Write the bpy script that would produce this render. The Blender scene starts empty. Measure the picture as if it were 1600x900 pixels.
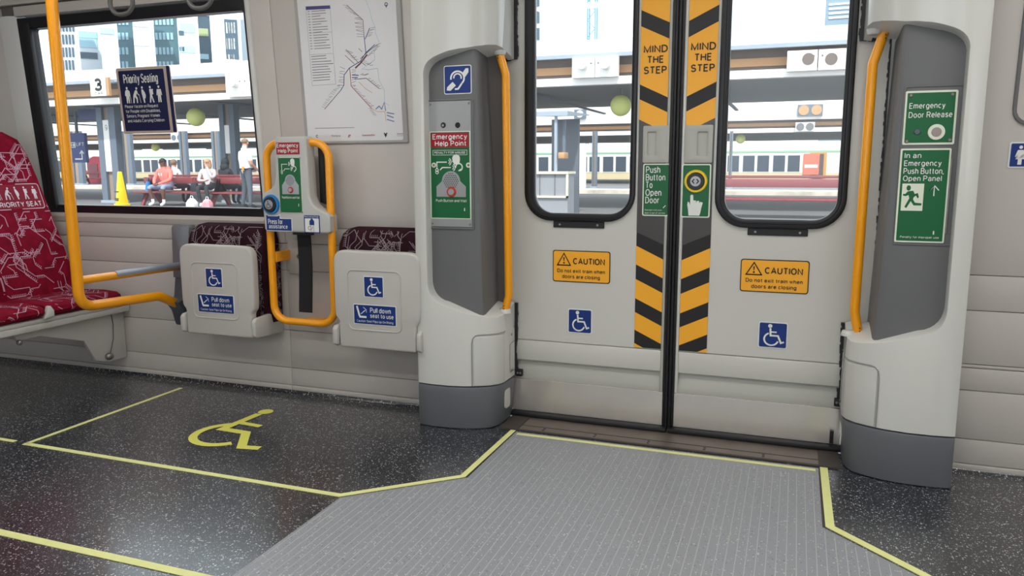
import bpy, bmesh, math, random
from mathutils import Vector, Matrix, Quaternion
random.seed(7)
R = math.radians
SC = bpy.context.scene
COL = SC.collection

# ------------------------------------------------------------------ camera, sky, sun, exposure
FPX = 1205.0                      # focal length in pixels of a 1600 px wide frame
PITCH, YAW, ROLL, CAMH = R(8.97), R(20.1), R(0.18), 1.0
_fw = Vector((-math.sin(YAW)*math.cos(PITCH), math.cos(YAW)*math.cos(PITCH), -math.sin(PITCH)))
_rt = Vector((math.cos(YAW), math.sin(YAW), 0)); _dn = _fw.cross(_rt)
_c, _s = math.cos(ROLL), math.sin(ROLL)
RT = _rt*_c+_dn*_s; DN = _dn*_c-_rt*_s; FW = _fw
cam = bpy.data.cameras.new('camera'); camo = bpy.data.objects.new('camera', cam); COL.objects.link(camo)
cam.sensor_width = 36; cam.lens = 36*FPX/1600; cam.clip_start = .02; cam.clip_end = 600
m = Matrix.Identity(4)
for i in range(3):
    m[i][0] = RT[i]; m[i][1] = -DN[i]; m[i][2] = -FW[i]; m[i][3] = (0, 0, CAMH)[i]
camo.matrix_world = m
SC.camera = camo
SC.view_settings.view_transform = 'Standard'; SC.view_settings.look = 'None'
SC.view_settings.gamma = 1; SC.view_settings.use_curve_mapping = False
SC.view_settings.exposure = 0.0

w = bpy.data.worlds.new('sky'); SC.world = w; w.use_nodes = True
bg = w.node_tree.nodes['Background']
bg.inputs[0].default_value = (.86, .94, 1.0, 1); bg.inputs[1].default_value = 2.3

sun = bpy.data.lights.new('sun', 'SUN'); sun.energy = 4.5; sun.angle = R(2); sun.color = (1, .95, .87)
suno = bpy.data.objects.new('sun', sun); COL.objects.link(suno)
suno.rotation_euler = (R(38), R(14), 0)
LAMP = 10.4                        # ceiling lamp strips of the carriage


def at(u, v, y):
    """photo measurement (u, v) to the real point at distance y from the camera's plane"""
    d = RT*((u-800)/FPX)+DN*((v-450)/FPX)+FW
    return d*(y/d.y)+Vector((0, 0, CAMH))


def xz(u, v, y):
    p = at(u, v, y)
    return p.x, p.z


def box_at(u0, v0, u1, v1, y):
    a = at(u0, v1, y); b = at(u1, v0, y)
    c0 = at(u0, v0, y); d0 = at(u1, v1, y)
    return (a.x+c0.x)/2, (a.z+d0.z)/2, (b.x+d0.x)/2, (b.z+c0.z)/2


# ------------------------------------------------------------------ materials
def lin(c):
    return tuple(((v/255)/12.92 if v/255 <= .04045 else ((v/255+.055)/1.055)**2.4) for v in c)


MATS = {}


def mat(name, rgb, rough=.5, metal=0, var=0, scale=8, bump=0, bscale=120, spec=.5, coat=0, emit=0):
    if name in MATS:
        return MATS[name]
    mt = bpy.data.materials.new(name); mt.use_nodes = True; MATS[name] = mt
    nt = mt.node_tree; p = nt.nodes['Principled BSDF']; c = lin(rgb)+(1,)
    p.inputs['Base Color'].default_value = c
    p.inputs['Roughness'].default_value = rough; p.inputs['Metallic'].default_value = metal
    p.inputs['Specular IOR Level'].default_value = spec
    if coat:
        p.inputs['Coat Weight'].default_value = coat; p.inputs['Coat Roughness'].default_value = .08
    if emit:
        p.inputs['Emission Color'].default_value = c; p.inputs['Emission Strength'].default_value = emit
    tc = None
    if var or bump:
        tc = nt.nodes.new('ShaderNodeTexCoord')
    if var:
        n = nt.nodes.new('ShaderNodeTexNoise'); n.inputs['Scale'].default_value = scale; n.inputs['Detail'].default_value = 4
        nt.links.new(tc.outputs['Object'], n.inputs['Vector'])
        r = nt.nodes.new('ShaderNodeValToRGB')
        r.color_ramp.elements[0].position = .3; r.color_ramp.elements[1].position = .7
        r.color_ramp.elements[0].color = tuple(x*(1-var) for x in c[:3])+(1,)
        r.color_ramp.elements[1].color = tuple(min(1, x*(1+var)) for x in c[:3])+(1,)
        nt.links.new(n.outputs['Fac'], r.inputs[0]); nt.links.new(r.outputs[0], p.inputs['Base Color'])
    if bump:
        n = nt.nodes.new('ShaderNodeTexNoise'); n.inputs['Scale'].default_value = bscale
        nt.links.new(tc.outputs['Object'], n.inputs['Vector'])
        b = nt.nodes.new('ShaderNodeBump'); b.inputs['Strength'].default_value = bump; b.inputs['Distance'].default_value = .002
        nt.links.new(n.outputs['Fac'], b.inputs['Height']); nt.links.new(b.outputs[0], p.inputs['Normal'])
    return mt


def flecks(name, base, spots, rough, coat=0):
    """vinyl flooring: flat base colour with small irregular flecks; spots = [(rgb, cell scale, share of cells, size)]"""
    mt = bpy.data.materials.new(name); mt.use_nodes = True; MATS[name] = mt
    nt = mt.node_tree; p = nt.nodes['Principled BSDF']; L = nt.links.new
    p.inputs['Roughness'].default_value = rough; p.inputs['Coat Weight'].default_value = coat; p.inputs['Coat Roughness'].default_value = .20; p.inputs['Coat IOR'].default_value = 1.6
    tc = nt.nodes.new('ShaderNodeTexCoord'); last = None
    nz = nt.nodes.new('ShaderNodeTexNoise'); nz.inputs['Scale'].default_value = 90
    L(tc.outputs['Object'], nz.inputs['Vector'])
    ad = nt.nodes.new('ShaderNodeVectorMath'); ad.operation = 'MULTIPLY_ADD'
    ad.inputs[1].default_value = (.006, .006, 0); L(nz.outputs['Color'], ad.inputs[0]); L(tc.outputs['Object'], ad.inputs[2])
    for rgb, sc, share, size in spots:
        v = nt.nodes.new('ShaderNodeTexVoronoi'); v.inputs['Scale'].default_value = sc; v.voronoi_dimensions = '2D'
        L(ad.outputs[0], v.inputs['Vector'])
        sep = nt.nodes.new('ShaderNodeSeparateColor'); L(v.outputs['Color'], sep.inputs[0])
        a = nt.nodes.new('ShaderNodeMath'); a.operation = 'LESS_THAN'; a.inputs[1].default_value = share; L(sep.outputs[0], a.inputs[0])
        sz = nt.nodes.new('ShaderNodeMath'); sz.operation = 'MULTIPLY'; sz.inputs[1].default_value = size; L(sep.outputs[1], sz.inputs[0])
        b = nt.nodes.new('ShaderNodeMath'); b.operation = 'LESS_THAN'; L(v.outputs['Distance'], b.inputs[0]); L(sz.outputs[0], b.inputs[1])
        c = nt.nodes.new('ShaderNodeMath'); c.operation = 'MULTIPLY'; L(a.outputs[0], c.inputs[0]); L(b.outputs[0], c.inputs[1])
        mx = nt.nodes.new('ShaderNodeMix'); mx.data_type = 'RGBA'
        L(c.outputs[0], mx.inputs[0])
        if last:
            L(last, mx.inputs[6])
        else:
            mx.inputs[6].default_value = lin(base)+(1,)
        mx.inputs[7].default_value = lin(rgb)+(1,); last = mx.outputs[2]
    L(last, p.inputs['Base Color'])
    return mt


def glass_mat(name, tint=(.96, .98, .98), gloss=.03, veil=.018):
    mt = bpy.data.materials.new(name); mt.use_nodes = True; MATS[name] = mt
    nt = mt.node_tree; nt.nodes.clear(); L = nt.links.new
    o = nt.nodes.new('ShaderNodeOutputMaterial'); mx = nt.nodes.new('ShaderNodeMixShader')
    t = nt.nodes.new('ShaderNodeBsdfTransparent'); t.inputs[0].default_value = tint+(1,)
    g = nt.nodes.new('ShaderNodeBsdfGlossy'); g.inputs['Roughness'].default_value = .02
    lw = nt.nodes.new('ShaderNodeLayerWeight'); lw.inputs[0].default_value = .5
    pw = nt.nodes.new('ShaderNodeMath'); pw.operation = 'POWER'; pw.inputs[1].default_value = 5; L(lw.outputs['Facing'], pw.inputs[0])
    f = nt.nodes.new('ShaderNodeMath'); f.operation = 'MULTIPLY_ADD'; f.inputs[1].default_value = .6; f.inputs[2].default_value = gloss; L(pw.outputs[0], f.inputs[0])
    L(f.outputs[0], mx.inputs[0]); L(t.outputs[0], mx.inputs[1]); L(g.outputs[0], mx.inputs[2]);     tr = nt.nodes.new('ShaderNodeBsdfTranslucent'); tr.inputs[0].default_value = (.9, .93, .96, 1)
    m2 = nt.nodes.new('ShaderNodeMixShader'); m2.inputs[0].default_value = veil  # pale translucent share imitates the milky haze of reflections on the panes
    L(mx.outputs[0], m2.inputs[1]); L(tr.outputs[0], m2.inputs[2]); L(m2.outputs[0], o.inputs[0])
    return mt


M_WALL = mat('wall_panel_paint', (196, 190, 184), .45, bump=.12, bscale=500)
M_WALLD = mat('panel_joint', (96, 92, 88), .8)
M_PILLAR = mat('pillar_gloss_white', (214, 214, 209), .22, coat=.3)
M_DOOR = mat('door_gloss_paint', (210, 209, 202), .2, coat=.25)
M_LEDGE = mat('door_ledge_paint', (178, 178, 170), .35)
M_STEEL = mat('brushed_kick_steel', (224, 218, 213), .24, .66, var=.05, scale=5)
M_BLACK = mat('black_rubber', (26, 26, 30), .5)
M_BLACKG = mat('black_frame_gloss', (22, 22, 27), .3)
M_KICK = mat('dark_grey_kick', (104, 107, 112), .35)
M_GREY = mat('service_panel_grey', (104, 105, 106), .42)
M_YEL = mat('grab_rail_yellow', (255, 168, 6), .28, coat=.4)
M_ORANGE = mat('hazard_orange', (255, 180, 42), .35)
M_PRINTK = mat('print_black', (28, 26, 28), .5)
M_PRINTW = mat('print_white', (232, 234, 230), .5)
M_BLUE = mat('sign_blue', (9, 50, 124), .4)
M_NAVY = mat('sign_navy', (14, 26, 72), .4)
M_GREEN = mat('sign_green', (4, 98, 52), .4)
M_RED = mat('sign_red', (164, 10, 38), .4)
M_CREAM = mat('sign_cream', (228, 234, 214), .45)
M_ALU = mat('satin_aluminium', (176, 178, 180), .35, .6)
M_SCREW = mat('screw_steel', (150, 146, 142), .35, .8)
M_CONSOLE = mat('console_grey', (190, 190, 186), .38)
M_PAN = mat('seat_shell_grey', (196, 193, 188), .4, bump=.1, bscale=600)
M_BRACKET = mat('bracket_grey', (132, 135, 140), .4, .3)
M_DKBRACKET = mat('bracket_dark', (84, 88, 94), .45)
M_LINE = mat('floor_line_lime', (234, 236, 160), .55, var=.03, scale=40)
M_DECAL = mat('floor_decal_yellow', (228, 226, 104), .55)
M_SILL = mat('sill_plate', (124, 114, 106), .5, .5, var=.08, scale=14)
M_SILLD = mat('sill_dark', (70, 63, 58), .6)
M_STRAP = mat('strap_webbing', (22, 22, 26), .8, bump=.4, bscale=900)
M_RING = mat('strap_ring_grey', (92, 92, 90), .45)
M_LABELDARK = mat('door_strip_grey', (74, 72, 72), .25)
M_POSTER = mat('poster_paper', (222, 221, 222), .3, coat=.3)
M_PFRAME = mat('poster_frame', (168, 165, 162), .4)
M_GLASS = glass_mat('window_glass')
M_CEIL = mat('ceiling_panel', (214, 212, 208), .5)
M_FLOOR = flecks('speckled_dark_vinyl', (30, 31, 39), [((150, 156, 162), 330, .22, .5), ((190, 196, 200), 170, .22, .45), ((26, 27, 33), 140, .25, .5)], .36, 1.0)
M_RIBFLOOR = flecks('speckled_grey_vinyl', (147, 150, 155), [((206, 206, 206), 170, .14, .42), ((92, 92, 96), 190, .1, .36)], .42, .05)
M_RIB = mat('rib_highlight', (184, 184, 184), .4)  # paler than the panel: the highlight along each rib is put into the colour
M_SEAT = mat('maroon_moquette', (126, 10, 38), .9, var=.25, scale=22, bump=.3, bscale=900, spec=.15)
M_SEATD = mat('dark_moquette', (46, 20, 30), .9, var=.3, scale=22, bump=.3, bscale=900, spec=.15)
M_WEAVE = mat('woven_pink_line', (196, 150, 168), .9, spec=.1)
M_WEAVED = mat('woven_grey_line', (142, 128, 134), .9, spec=.1)

# ------------------------------------------------------------------ object helpers
ORG = {}


def tag(o, label=None, cat=None, group=None, kind=None):
    if label:
        o['label'] = label
    if cat:
        o['category'] = cat
    if group:
        o['group'] = group
    if kind:
        o['kind'] = kind
    return o


def T(name, label, cat, loc, group=None):
    o = bpy.data.objects.new(name, None); COL.objects.link(o); o.location = loc; o.empty_display_size = .1
    ORG[o.name] = Vector(loc)
    return tag(o, label, cat, group)


def front(y):
    return lambda a, b, d: Vector((a, y-d, b))


def rrect(x0, z0, x1, z1, r, n=5):
    out = []
    for cx, cz, a0 in ((x1-r, z0+r, -90), (x1-r, z1-r, 0), (x0+r, z1-r, 90), (x0+r, z0+r, 180)):
        for i in range(n+1):
            a = R(a0+90*i/n); out.append((cx+r*math.cos(a), cz+r*math.sin(a)))
    return out


def fillet(pts, r, n=6):
    pts = [Vector(p) for p in pts]; out = [pts[0]]
    for i in range(1, len(pts)-1):
        a, b, c = pts[i-1], pts[i], pts[i+1]
        u = (a-b).normalized(); v = (c-b).normalized()
        ang = u.angle(v)
        if ang > 3.1:
            out.append(b); continue
        t = min(r/math.tan(ang/2), (a-b).length*.49, (c-b).length*.49)
        p0 = b+u*t; p1 = b+v*t
        for k in range(n+1):
            s = k/n; out.append(p0*(1-s)**2+b*2*s*(1-s)+p1*s*s)
    out.append(pts[-1])
    return out


class MB:
    def __init__(self):
        self.bm = bmesh.new()

    def poly(self, pts):
        return self.bm.faces.new([self.bm.verts.new(p) for p in pts])

    def loft(self, rings, cap=True, closed=True):
        vs = [[self.bm.verts.new(p) for p in r] for r in rings]
        n = len(vs[0])
        for a, b in zip(vs, vs[1:]):
            for i in range(n if closed else n-1):
                j = (i+1) % n
                self.bm.faces.new((a[i], a[j], b[j], b[i]))
        if cap:
            self.bm.faces.new(list(reversed(vs[0]))); self.bm.faces.new(vs[-1])
        return self

    def box(self, x0, x1, y0, y1, z0, z1):
        return self.loft([[(x0, y0, z), (x1, y0, z), (x1, y1, z), (x0, y1, z)] for z in (z0, z1)])

    def pxz(self, pts, y0, y1):
        return self.loft([[(a, y, b) for a, b in pts] for y in (y1, y0)])

    def pxy(self, pts, z0, z1):
        return self.loft([[(a, b, z) for a, b in pts] for z in (z0, z1)])

    def pyz(self, pts, x0, x1):
        return self.loft([[(x, a, b) for a, b in pts] for x in (x0, x1)])

    def tube(self, pts, r, n=12, cap=True):
        pts = [Vector(p) for p in pts]; rings = []; prev = None
        for i, p in enumerate(pts):
            d = (pts[min(i+1, len(pts)-1)]-pts[max(i-1, 0)]).normalized()
            if prev is None:
                up = Vector((0, 0, 1)) if abs(d.z) < .9 else Vector((1, 0, 0))
                u = d.cross(up).normalized()
            else:
                u = (prev-d*prev.dot(d)).normalized()
            prev = u; v = d.cross(u)
            rr = r[i] if isinstance(r, (list, tuple)) else r
            rings.append([p+u*(rr*math.cos(2*math.pi*k/n))+v*(rr*math.sin(2*math.pi*k/n)) for k in range(n)])
        return self.loft(rings, cap)

    def closed_tube(self, pts, r, n=10):
        pts = [Vector(p) for p in pts]; N = len(pts); rings = []
        nrm = Vector((0, 1, 0))
        for i, p in enumerate(pts):
            d = (pts[(i+1) % N]-pts[i-1]).normalized(); u = nrm; v = d.cross(u).normalized()
            rings.append([p+u*(r*math.cos(2*math.pi*k/n))+v*(r*math.sin(2*math.pi*k/n)) for k in range(n)])
        rings.append(rings[0])
        return self.loft(rings, False)

    def disc(self, c, axis, r, h, n=20, r2=None):
        c = Vector(c); axis = Vector(axis).normalized(); u = axis.orthogonal().normalized(); v = axis.cross(u)
        r2 = r if r2 is None else r2
        return self.loft([[c+axis*o+u*(q*math.cos(2*math.pi*k/n))+v*(q*math.sin(2*math.pi*k/n)) for k in range(n)] for o, q in ((0, r), (h, r2))])

    def ball(self, c, rx, ry=None, rz=None, nu=14, nv=9):
        ry = ry or rx; rz = rz or rx; c = Vector(c); rings = []
        for i in range(nv+1):
            t = math.pi*min(max(i/nv, .01), .99)
            rings.append([c+Vector((rx*math.sin(t)*math.cos(2*math.pi*k/nu), ry*math.sin(t)*math.sin(2*math.pi*k/nu), -rz*math.cos(t))) for k in range(nu)])
        return self.loft(rings)

    def holed(self, outer, inner, y0, y1):
        """flat plate in the xz plane with a hole, thickness y0..y1"""
        ed = []
        for loop in (outer, inner):
            vs = [self.bm.verts.new((a, y0, b)) for a, b in loop]
            ed += [self.bm.edges.new((vs[i], vs[(i+1) % len(vs)])) for i in range(len(vs))]
        g = bmesh.ops.triangle_fill(self.bm, use_beauty=True, use_dissolve=False, edges=ed)
        fs = [f for f in g['geom'] if isinstance(f, bmesh.types.BMFace)]
        e = bmesh.ops.extrude_face_region(self.bm, geom=fs)
        vv = [v for v in e['geom'] if isinstance(v, bmesh.types.BMVert)]
        bmesh.ops.translate(self.bm, vec=(0, y1-y0, 0), verts=vv)
        return self

    def bevel(self, w, seg=2, ang=30):
        self.bm.normal_update()
        bmesh.ops.recalc_face_normals(self.bm, faces=self.bm.faces[:])
        es = [e for e in self.bm.edges if len(e.link_faces) == 2 and e.calc_face_angle(0) > R(ang)]
        bmesh.ops.bevel(self.bm, geom=es, offset=w, segments=seg, affect='EDGES', profile=.5, clamp_overlap=True)
        return self

    def mirror(self, c):
        for v in self.bm.verts:
            v.co.x = 2*c-v.co.x
        return self

    def build(self, name, mt, parent=None, lean=False, smooth=True):
        bm = self.bm
        if lean:
            bmesh.ops.bisect_plane(bm, geom=bm.verts[:]+bm.edges[:]+bm.faces[:], plane_co=(0, 0, .8), plane_no=(0, 0, 1))
            for v in bm.verts:
                v.co.y -= .066*max(0, v.co.z-.8)
        bmesh.ops.recalc_face_normals(bm, faces=bm.faces[:]); bm.normal_update()
        if smooth:
            for f in bm.faces:
                f.smooth = True
            for e in bm.edges:
                if len(e.link_faces) != 2 or e.calc_face_angle(0) > R(32):
                    e.smooth = False
        if parent is None:
            xs = [v.co for v in bm.verts]
            org = Vector(((min(v.x for v in xs)+max(v.x for v in xs))/2, (min(v.y for v in xs)+max(v.y for v in xs))/2, min(v.z for v in xs)))
        else:
            org = ORG[parent.name]
        for v in bm.verts:
            v.co -= org
        me = bpy.data.meshes.new(name); bm.to_mesh(me); bm.free()
        me.materials.append(mt if not isinstance(mt, str) else MATS[mt])
        o = bpy.data.objects.new(name, me); COL.objects.link(o)
        if parent is None:
            o.location = org
        else:
            o.parent = parent
        ORG[o.name] = org
        return o


def ribbon(pts, wd):
    """mitred band along a 2D polyline: list of (left, right) points"""
    q = [pts[0]]
    for p in pts[1:]:
        if math.dist(p, q[-1]) > 1e-6:
            q.append(p)
    closed = len(q) > 3 and math.dist(q[0], q[-1]) < 1e-5
    if closed:
        q = q[:-1]
    n = len(q); out = []
    for i in range(n):
        a = q[i-1] if (i or closed) else None; c = q[(i+1) % n] if (i < n-1 or closed) else None; b = q[i]
        d0 = None if a is None else ((b[0]-a[0])/math.dist(a, b), (b[1]-a[1])/math.dist(a, b))
        d1 = None if c is None else ((c[0]-b[0])/math.dist(c, b), (c[1]-b[1])/math.dist(c, b))
        d0 = d0 or d1; d1 = d1 or d0
        n0, n1 = (-d0[1], d0[0]), (-d1[1], d1[0]); mx, my = n0[0]+n1[0], n0[1]+n1[1]; l = math.hypot(mx, my)
        if l < .2:
            mx, my, k = n0[0], n0[1], 1
        else:
            mx, my = mx/l, my/l; k = min(1.9, 1/max(.1, mx*n0[0]+my*n0[1]))
        h = wd/2*k; out.append(((b[0]+mx*h, b[1]+my*h), (b[0]-mx*h, b[1]-my*h)))
    if closed:
        out.append(out[0])
    return out


def strokes(shapes, fr, d=.0008, fx=None):
    """flat print: lines, discs, polygons and arcs laid on a surface given by fr(a, b, height)"""
    b = MB(); cnt = 0
    for s in shapes:
        cnt += 1; lift = d+(cnt % 9)*2.5e-5

        def F(a, c):
            p = fx(a, c) if fx else (a, c)
            return fr(p[0], p[1], lift)
        if s[0] == 'l' or s[0] == 'a':
            if s[0] == 'l':
                pts, wd = s[1], s[2]
            else:
                _, cx, cy, r, wd, a0, a1 = s; n = max(6, int(abs(a1-a0)/12))
                pts = [(cx+r*math.cos(R(a0+(a1-a0)*k/n)), cy+r*math.sin(R(a0+(a1-a0)*k/n))) for k in range(n+1)]
            rb = ribbon(pts, wd)
            vs = [(b.bm.verts.new(F(*p)), b.bm.verts.new(F(*q))) for p, q in rb]
            for (p0, q0), (p1, q1) in zip(vs, vs[1:]):
                b.bm.faces.new((p0, q0, q1, p1))
        elif s[0] == 'd':
            n = 18
            b.poly([F(s[1]+s[3]*math.cos(2*math.pi*k/n), s[2]+s[3]*math.sin(2*math.pi*k/n)) for k in range(n)])
        elif s[0] == 'p':
            b.poly([F(*q) for q in s[1]])
    return b


def fit(x0, z0, x1, z1):
    return lambda a, c: (x0+(x1-x0)*a, z0+(z1-z0)*c)


# --- plain grotesque lettering as stroke centre lines; capitals are 1 high, small letters .72
def el(cx, cy, rx, ry, a0, a1, n=None):
    n = n or max(4, int(abs(a1-a0)/22))
    return [(cx+rx*math.cos(R(a0+(a1-a0)*k/n)), cy+ry*math.sin(R(a0+(a1-a0)*k/n))) for k in range(n+1)]


BOWL = lambda cx: el(cx, .36, .25, .36, 90, 450)
GLY = {
    'A': (.72, [[(0, 0), (.36, 1), (.72, 0)], [(.12, .32), (.60, .32)]]),
    'B': (.60, [[(.3, .53), (0, .53), (0, 1), (.34, 1)]+el(.34, .765, .23, .235, 90, -90)+[(.3, .53)], [(0, .53), (0, 0), (.34, 0)]+el(.34, .265, .26, .265, -90, 90)]),
    'C': (.70, [el(.37, .5, .37, .5, 48, 312)]),
    'D': (.66, [[(0, 0), (0, 1), (.28, 1)]+el(.28, .5, .38, .5, 90, -90)+[(0, 0)]]),
    'E': (.54, [[(.54, 1), (0, 1), (0, 0), (.54, 0)], [(0, .53), (.48, .53)]]),
    'F': (.52, [[(.52, 1), (0, 1), (0, 0)], [(0, .51), (.46, .51)]]),
    'G': (.73, [el(.37, .5, .37, .5, 48, 345)+[(.73, .46), (.42, .46)]]),
    'H': (.66, [[(0, 0), (0, 1)], [(.66, 0), (.66, 1)], [(0, .53), (.66, .53)]]),
    'I': (.0, [[(0, 0), (0, 1)]]),
    'J': (.42, [[(.42, 1), (.42, .25)]+el(.21, .23, .21, .23, 0, -170)]),
    'K': (.62, [[(0, 0), (0, 1)], [(.60, 1), (0, .36)], [(.22, .58), (.62, 0)]]),
    'L': (.48, [[(0, 1), (0, 0), (.48, 0)]]),
    'M': (.80, [[(0, 0), (0, 1), (.40, .05), (.80, 1), (.80, 0)]]),
    'N': (.66, [[(0, 0), (0, 1), (.66, 0), (.66, 1)]]),
    'O': (.76, [el(.38, .5, .38, .5, 90, 450, 18)]),
    'P': (.58, [[(0, 0), (0, 1), (.32, 1)]+el(.32, .73, .26, .27, 90, -90)+[(0, .46)]]),
    'Q': (.76, [el(.38, .5, .38, .5, 90, 450, 18), [(.46, .22), (.74, -.04)]]),
    'R': (.62, [[(0, 0), (0, 1), (.34, 1)]+el(.34, .74, .26, .26, 90, -90)+[(0, .48)], [(.36, .48), (.60, 0)]]),
    'S': (.60, [el(.30, .745, .27, .255, 20, 250)+el(.30, .265, .30, .265, 68, -160)]),
    'T': (.62, [[(0, 1), (.62, 1)], [(.31, 1), (.31, 0)]]),
    'U': (.64, [[(0, 1), (0, .32)]+el(.32, .32, .32, .32, 180, 360)+[(.64, 1)]]),
    'V': (.66, [[(0, 1), (.33, 0), (.66, 1)]]),
    'W': (.96, [[(0, 1), (.24, 0), (.48, .95), (.72, 0), (.96, 1)]]),
    'X': (.62, [[(0, 0), (.62, 1)], [(0, 1), (.62, 0)]]),
    'Y': (.64, [[(0, 1), (.32, .42), (.64, 1)], [(.32, .42), (.32, 0)]]),
    'Z': (.58, [[(0, 1), (.58, 1), (0, 0), (.58, 0)]]),
    'a': (.48, [el(.24, .50, .21, .22, 165, 0)+[(.45, .10), (.50, 0)], [(.45, .42), (.24, .39)]+el(.22, .20, .22, .20, 80, 290)+[(.45, .18)]]),
    'b': (.50, [[(0, 0), (0, 1)], BOWL(.25)]),
    'c': (.46, [el(.25, .36, .25, .36, 45, 315)]),
    'd': (.50, [[(.50, 0), (.50, 1)], BOWL(.25)]),
    'e': (.50, [[(.0, .38), (.50, .38)]+el(.25, .36, .25, .36, 4, 318)]),
    'f': (.28, [[(.11, 0), (.11, .78)]+el(.29, .80, .18, .20, 180, 90), [(0, .70), (.28, .70)]]),
    'g': (.50, [[(.50, .72), (.50, -.02)]+el(.26, -.02, .24, .23, 0, -155), BOWL(.25)]),
    'h': (.46, [[(0, 0), (0, 1)], [(0, .45)]+el(.23, .46, .23, .26, 180, 0)+[(.46, 0)]]),
    'i': (.0, [[(0, 0), (0, .72)], [(0, .90), (0, 1.02)]]),
    'j': (.06, [[(.06, .72), (.06, -.10)]+el(-.06, -.10, .12, .12, 0, -90), [(.06, .90), (.06, 1.02)]]),
    'k': (.44, [[(0, 0), (0, 1)], [(.42, .72), (0, .28)], [(.16, .44), (.44, 0)]]),
    'l': (.0, [[(0, 0), (0, 1)]]),
    'm': (.76, [[(0, 0), (0, .72)], [(0, .47)]+el(.19, .48, .19, .24, 180, 0)+[(.38, 0)], [(.38, .47)]+el(.57, .48, .19, .24, 180, 0)+[(.76, 0)]]),
    'n': (.46, [[(0, 0), (0, .72)], [(0, .45)]+el(.23, .46, .23, .26, 180, 0)+[(.46, 0)]]),
    'o': (.52, [el(.26, .36, .26, .36, 90, 450, 14)]),
    'p': (.50, [[(0, .72), (0, -.26)], BOWL(.25)]),
    'q': (.50, [[(.50, .72), (.50, -.26)], BOWL(.25)]),
    'r': (.26, [[(0, 0), (0, .72)], [(0, .42)]+el(.24, .44, .24, .27, 180, 85)]),
    's': (.42, [el(.21, .535, .19, .185, 20, 255)+el(.21, .19, .21, .19, 70, -160)]),
    't': (.28, [[(.12, .92), (.12, .16)]+el(.27, .16, .15, .16, 180, 270), [(0, .70), (.28, .70)]]),
    'u': (.46, [[(0, .72), (0, .26)]+el(.23, .26, .23, .26, 180, 360), [(.46, .72), (.46, 0)]]),
    'v': (.46, [[(0, .72), (.23, 0), (.46, .72)]]),
    'w': (.70, [[(0, .72), (.175, 0), (.35, .68), (.525, 0), (.70, .72)]]),
    'x': (.44, [[(0, 0), (.44, .72)], [(0, .72), (.44, 0)]]),
    'y': (.46, [[(0, .72), (.23, .02)], [(.46, .72), (.20, -.12), (.12, -.24), (.0, -.25)]]),
    'z': (.42, [[(0, .72), (.42, .72), (0, 0), (.42, 0)]]),
    '3': (.56, [el(.27, .745, .25, .255, 160, -85)+el(.27, .26, .29, .265, 85, -160)]),
    '9': (.56, [el(.28, .68, .28, .32, 0, 360), [(.56, .68)]+el(.28, .34, .28, .34, 0, -150)]),
    ',': (.0, [[(0, .06), (-.04, -.16)]]), '.': (.0, [[(0, 0), (0, .1)]]), ':': (.0, [[(0, .05), (0, .16)], [(0, .56), (0, .67)]]),
}


def text(parent, s, bx, fr, mt, bold=.0, d=.0012, name='lettering', lean=False):
    """a line of lettering fitted to the box bx; bold sets the stroke weight"""
    wt = .115+min(bold, .03)*4.2; gap = .20+wt*.55; x_ = 0; lines = []
    for ch in s:
        if ch == ' ':
            x_ += .34; continue
        w_, ls = GLY[ch]
        lines += [[(x_+a, c) for a, c in l] for l in ls]; x_ += w_+gap
    xs = [p[0] for l in lines for p in l]; ys = [p[1] for l in lines for p in l]
    ax, bx_, ay, by = min(xs)-wt/2, max(xs)+wt/2, min(ys)-wt/2, max(ys)+wt/2
    sx = (bx[2]-bx[0])/(bx_-ax); sy = (bx[3]-bx[1])/(by-ay)
    wd = wt*(sx+sy)/2
    b = strokes([('l', [(bx[0]+(a-ax)*sx, bx[1]+(c-ay)*sy) for a, c in l], wd) for l in lines], fr, d)
    return b.build(name, mt, parent, lean)


def plate(name, bx, y, th, mt, parent, r=.004, lean=False, bev=0):
    b = MB().pxz(rrect(bx[0], bx[1], bx[2], bx[3], r, 4), y-th, y)
    if bev:
        b.bevel(bev, 2)
    return b.build(name, mt, parent, lean)


def bolt(parent, c, r=.004, name='screw', axis=(0, -1, 0), mt=None):
    return MB().disc(c, axis, r, r*.5, 10, r*.6).build(name, mt or M_SCREW, parent)


ISA = [('d', .36, .90, .085), ('l', [(.37, .80), (.39, .47), (.68, .47), (.80, .16), (.92, .21)], .075), ('l', [(.38, .63), (.62, .63)], .065),
       ('a', .42, .31, .275, .07, 112, 342)]


def copy_tree(o, parent=None):
    c = o.copy(); COL.objects.link(c); c.parent = parent
    for ch in list(o.children):
        copy_tree(ch, c)
    return c


# ------------------------------------------------------------------ carriage shell
W = 2.78                                       # inner face of the side wall
X0, X1, YB = -6.0, 4.0, -.62                   # carriage ends and opposite wall
C = -.4225                                     # centre line of the doorway
GROUND = lambda a, b, d: Vector((a, b, d))

floor = tag(MB().box(X0, X1, YB, W+.04, -.06, 0).build('floor', M_FLOOR), kind='structure')
tag(floor, 'dark speckled vinyl carriage floor')
# coved edge of the vinyl against the wall
for a, b in ((X0, -1.35), (.5, X1)):
    prof = [(W-.05, 0), (W-.03, .001), (W-.012, .005), (W-.004, .012), (W, .02), (W+.02, .02), (W+.02, 0)]
    MB().pyz(prof, a, b).build('coved_edge', M_FLOOR, floor)
# ribbed grey entrance panel with its ribs
pan = [(-.955, 2.652), (-.955, 2.185), (-1.262, 1.912), (-1.262, YB+.02), (.42, YB+.02), (.42, 1.912), (.118, 2.197), (.118, 2.652)]
rp = MB().pxy(pan, -.01, .0012).build('ribbed_panel', M_RIBFLOOR, floor)
tag(rp, 'light grey ribbed vinyl panel in front of the doors')


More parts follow.
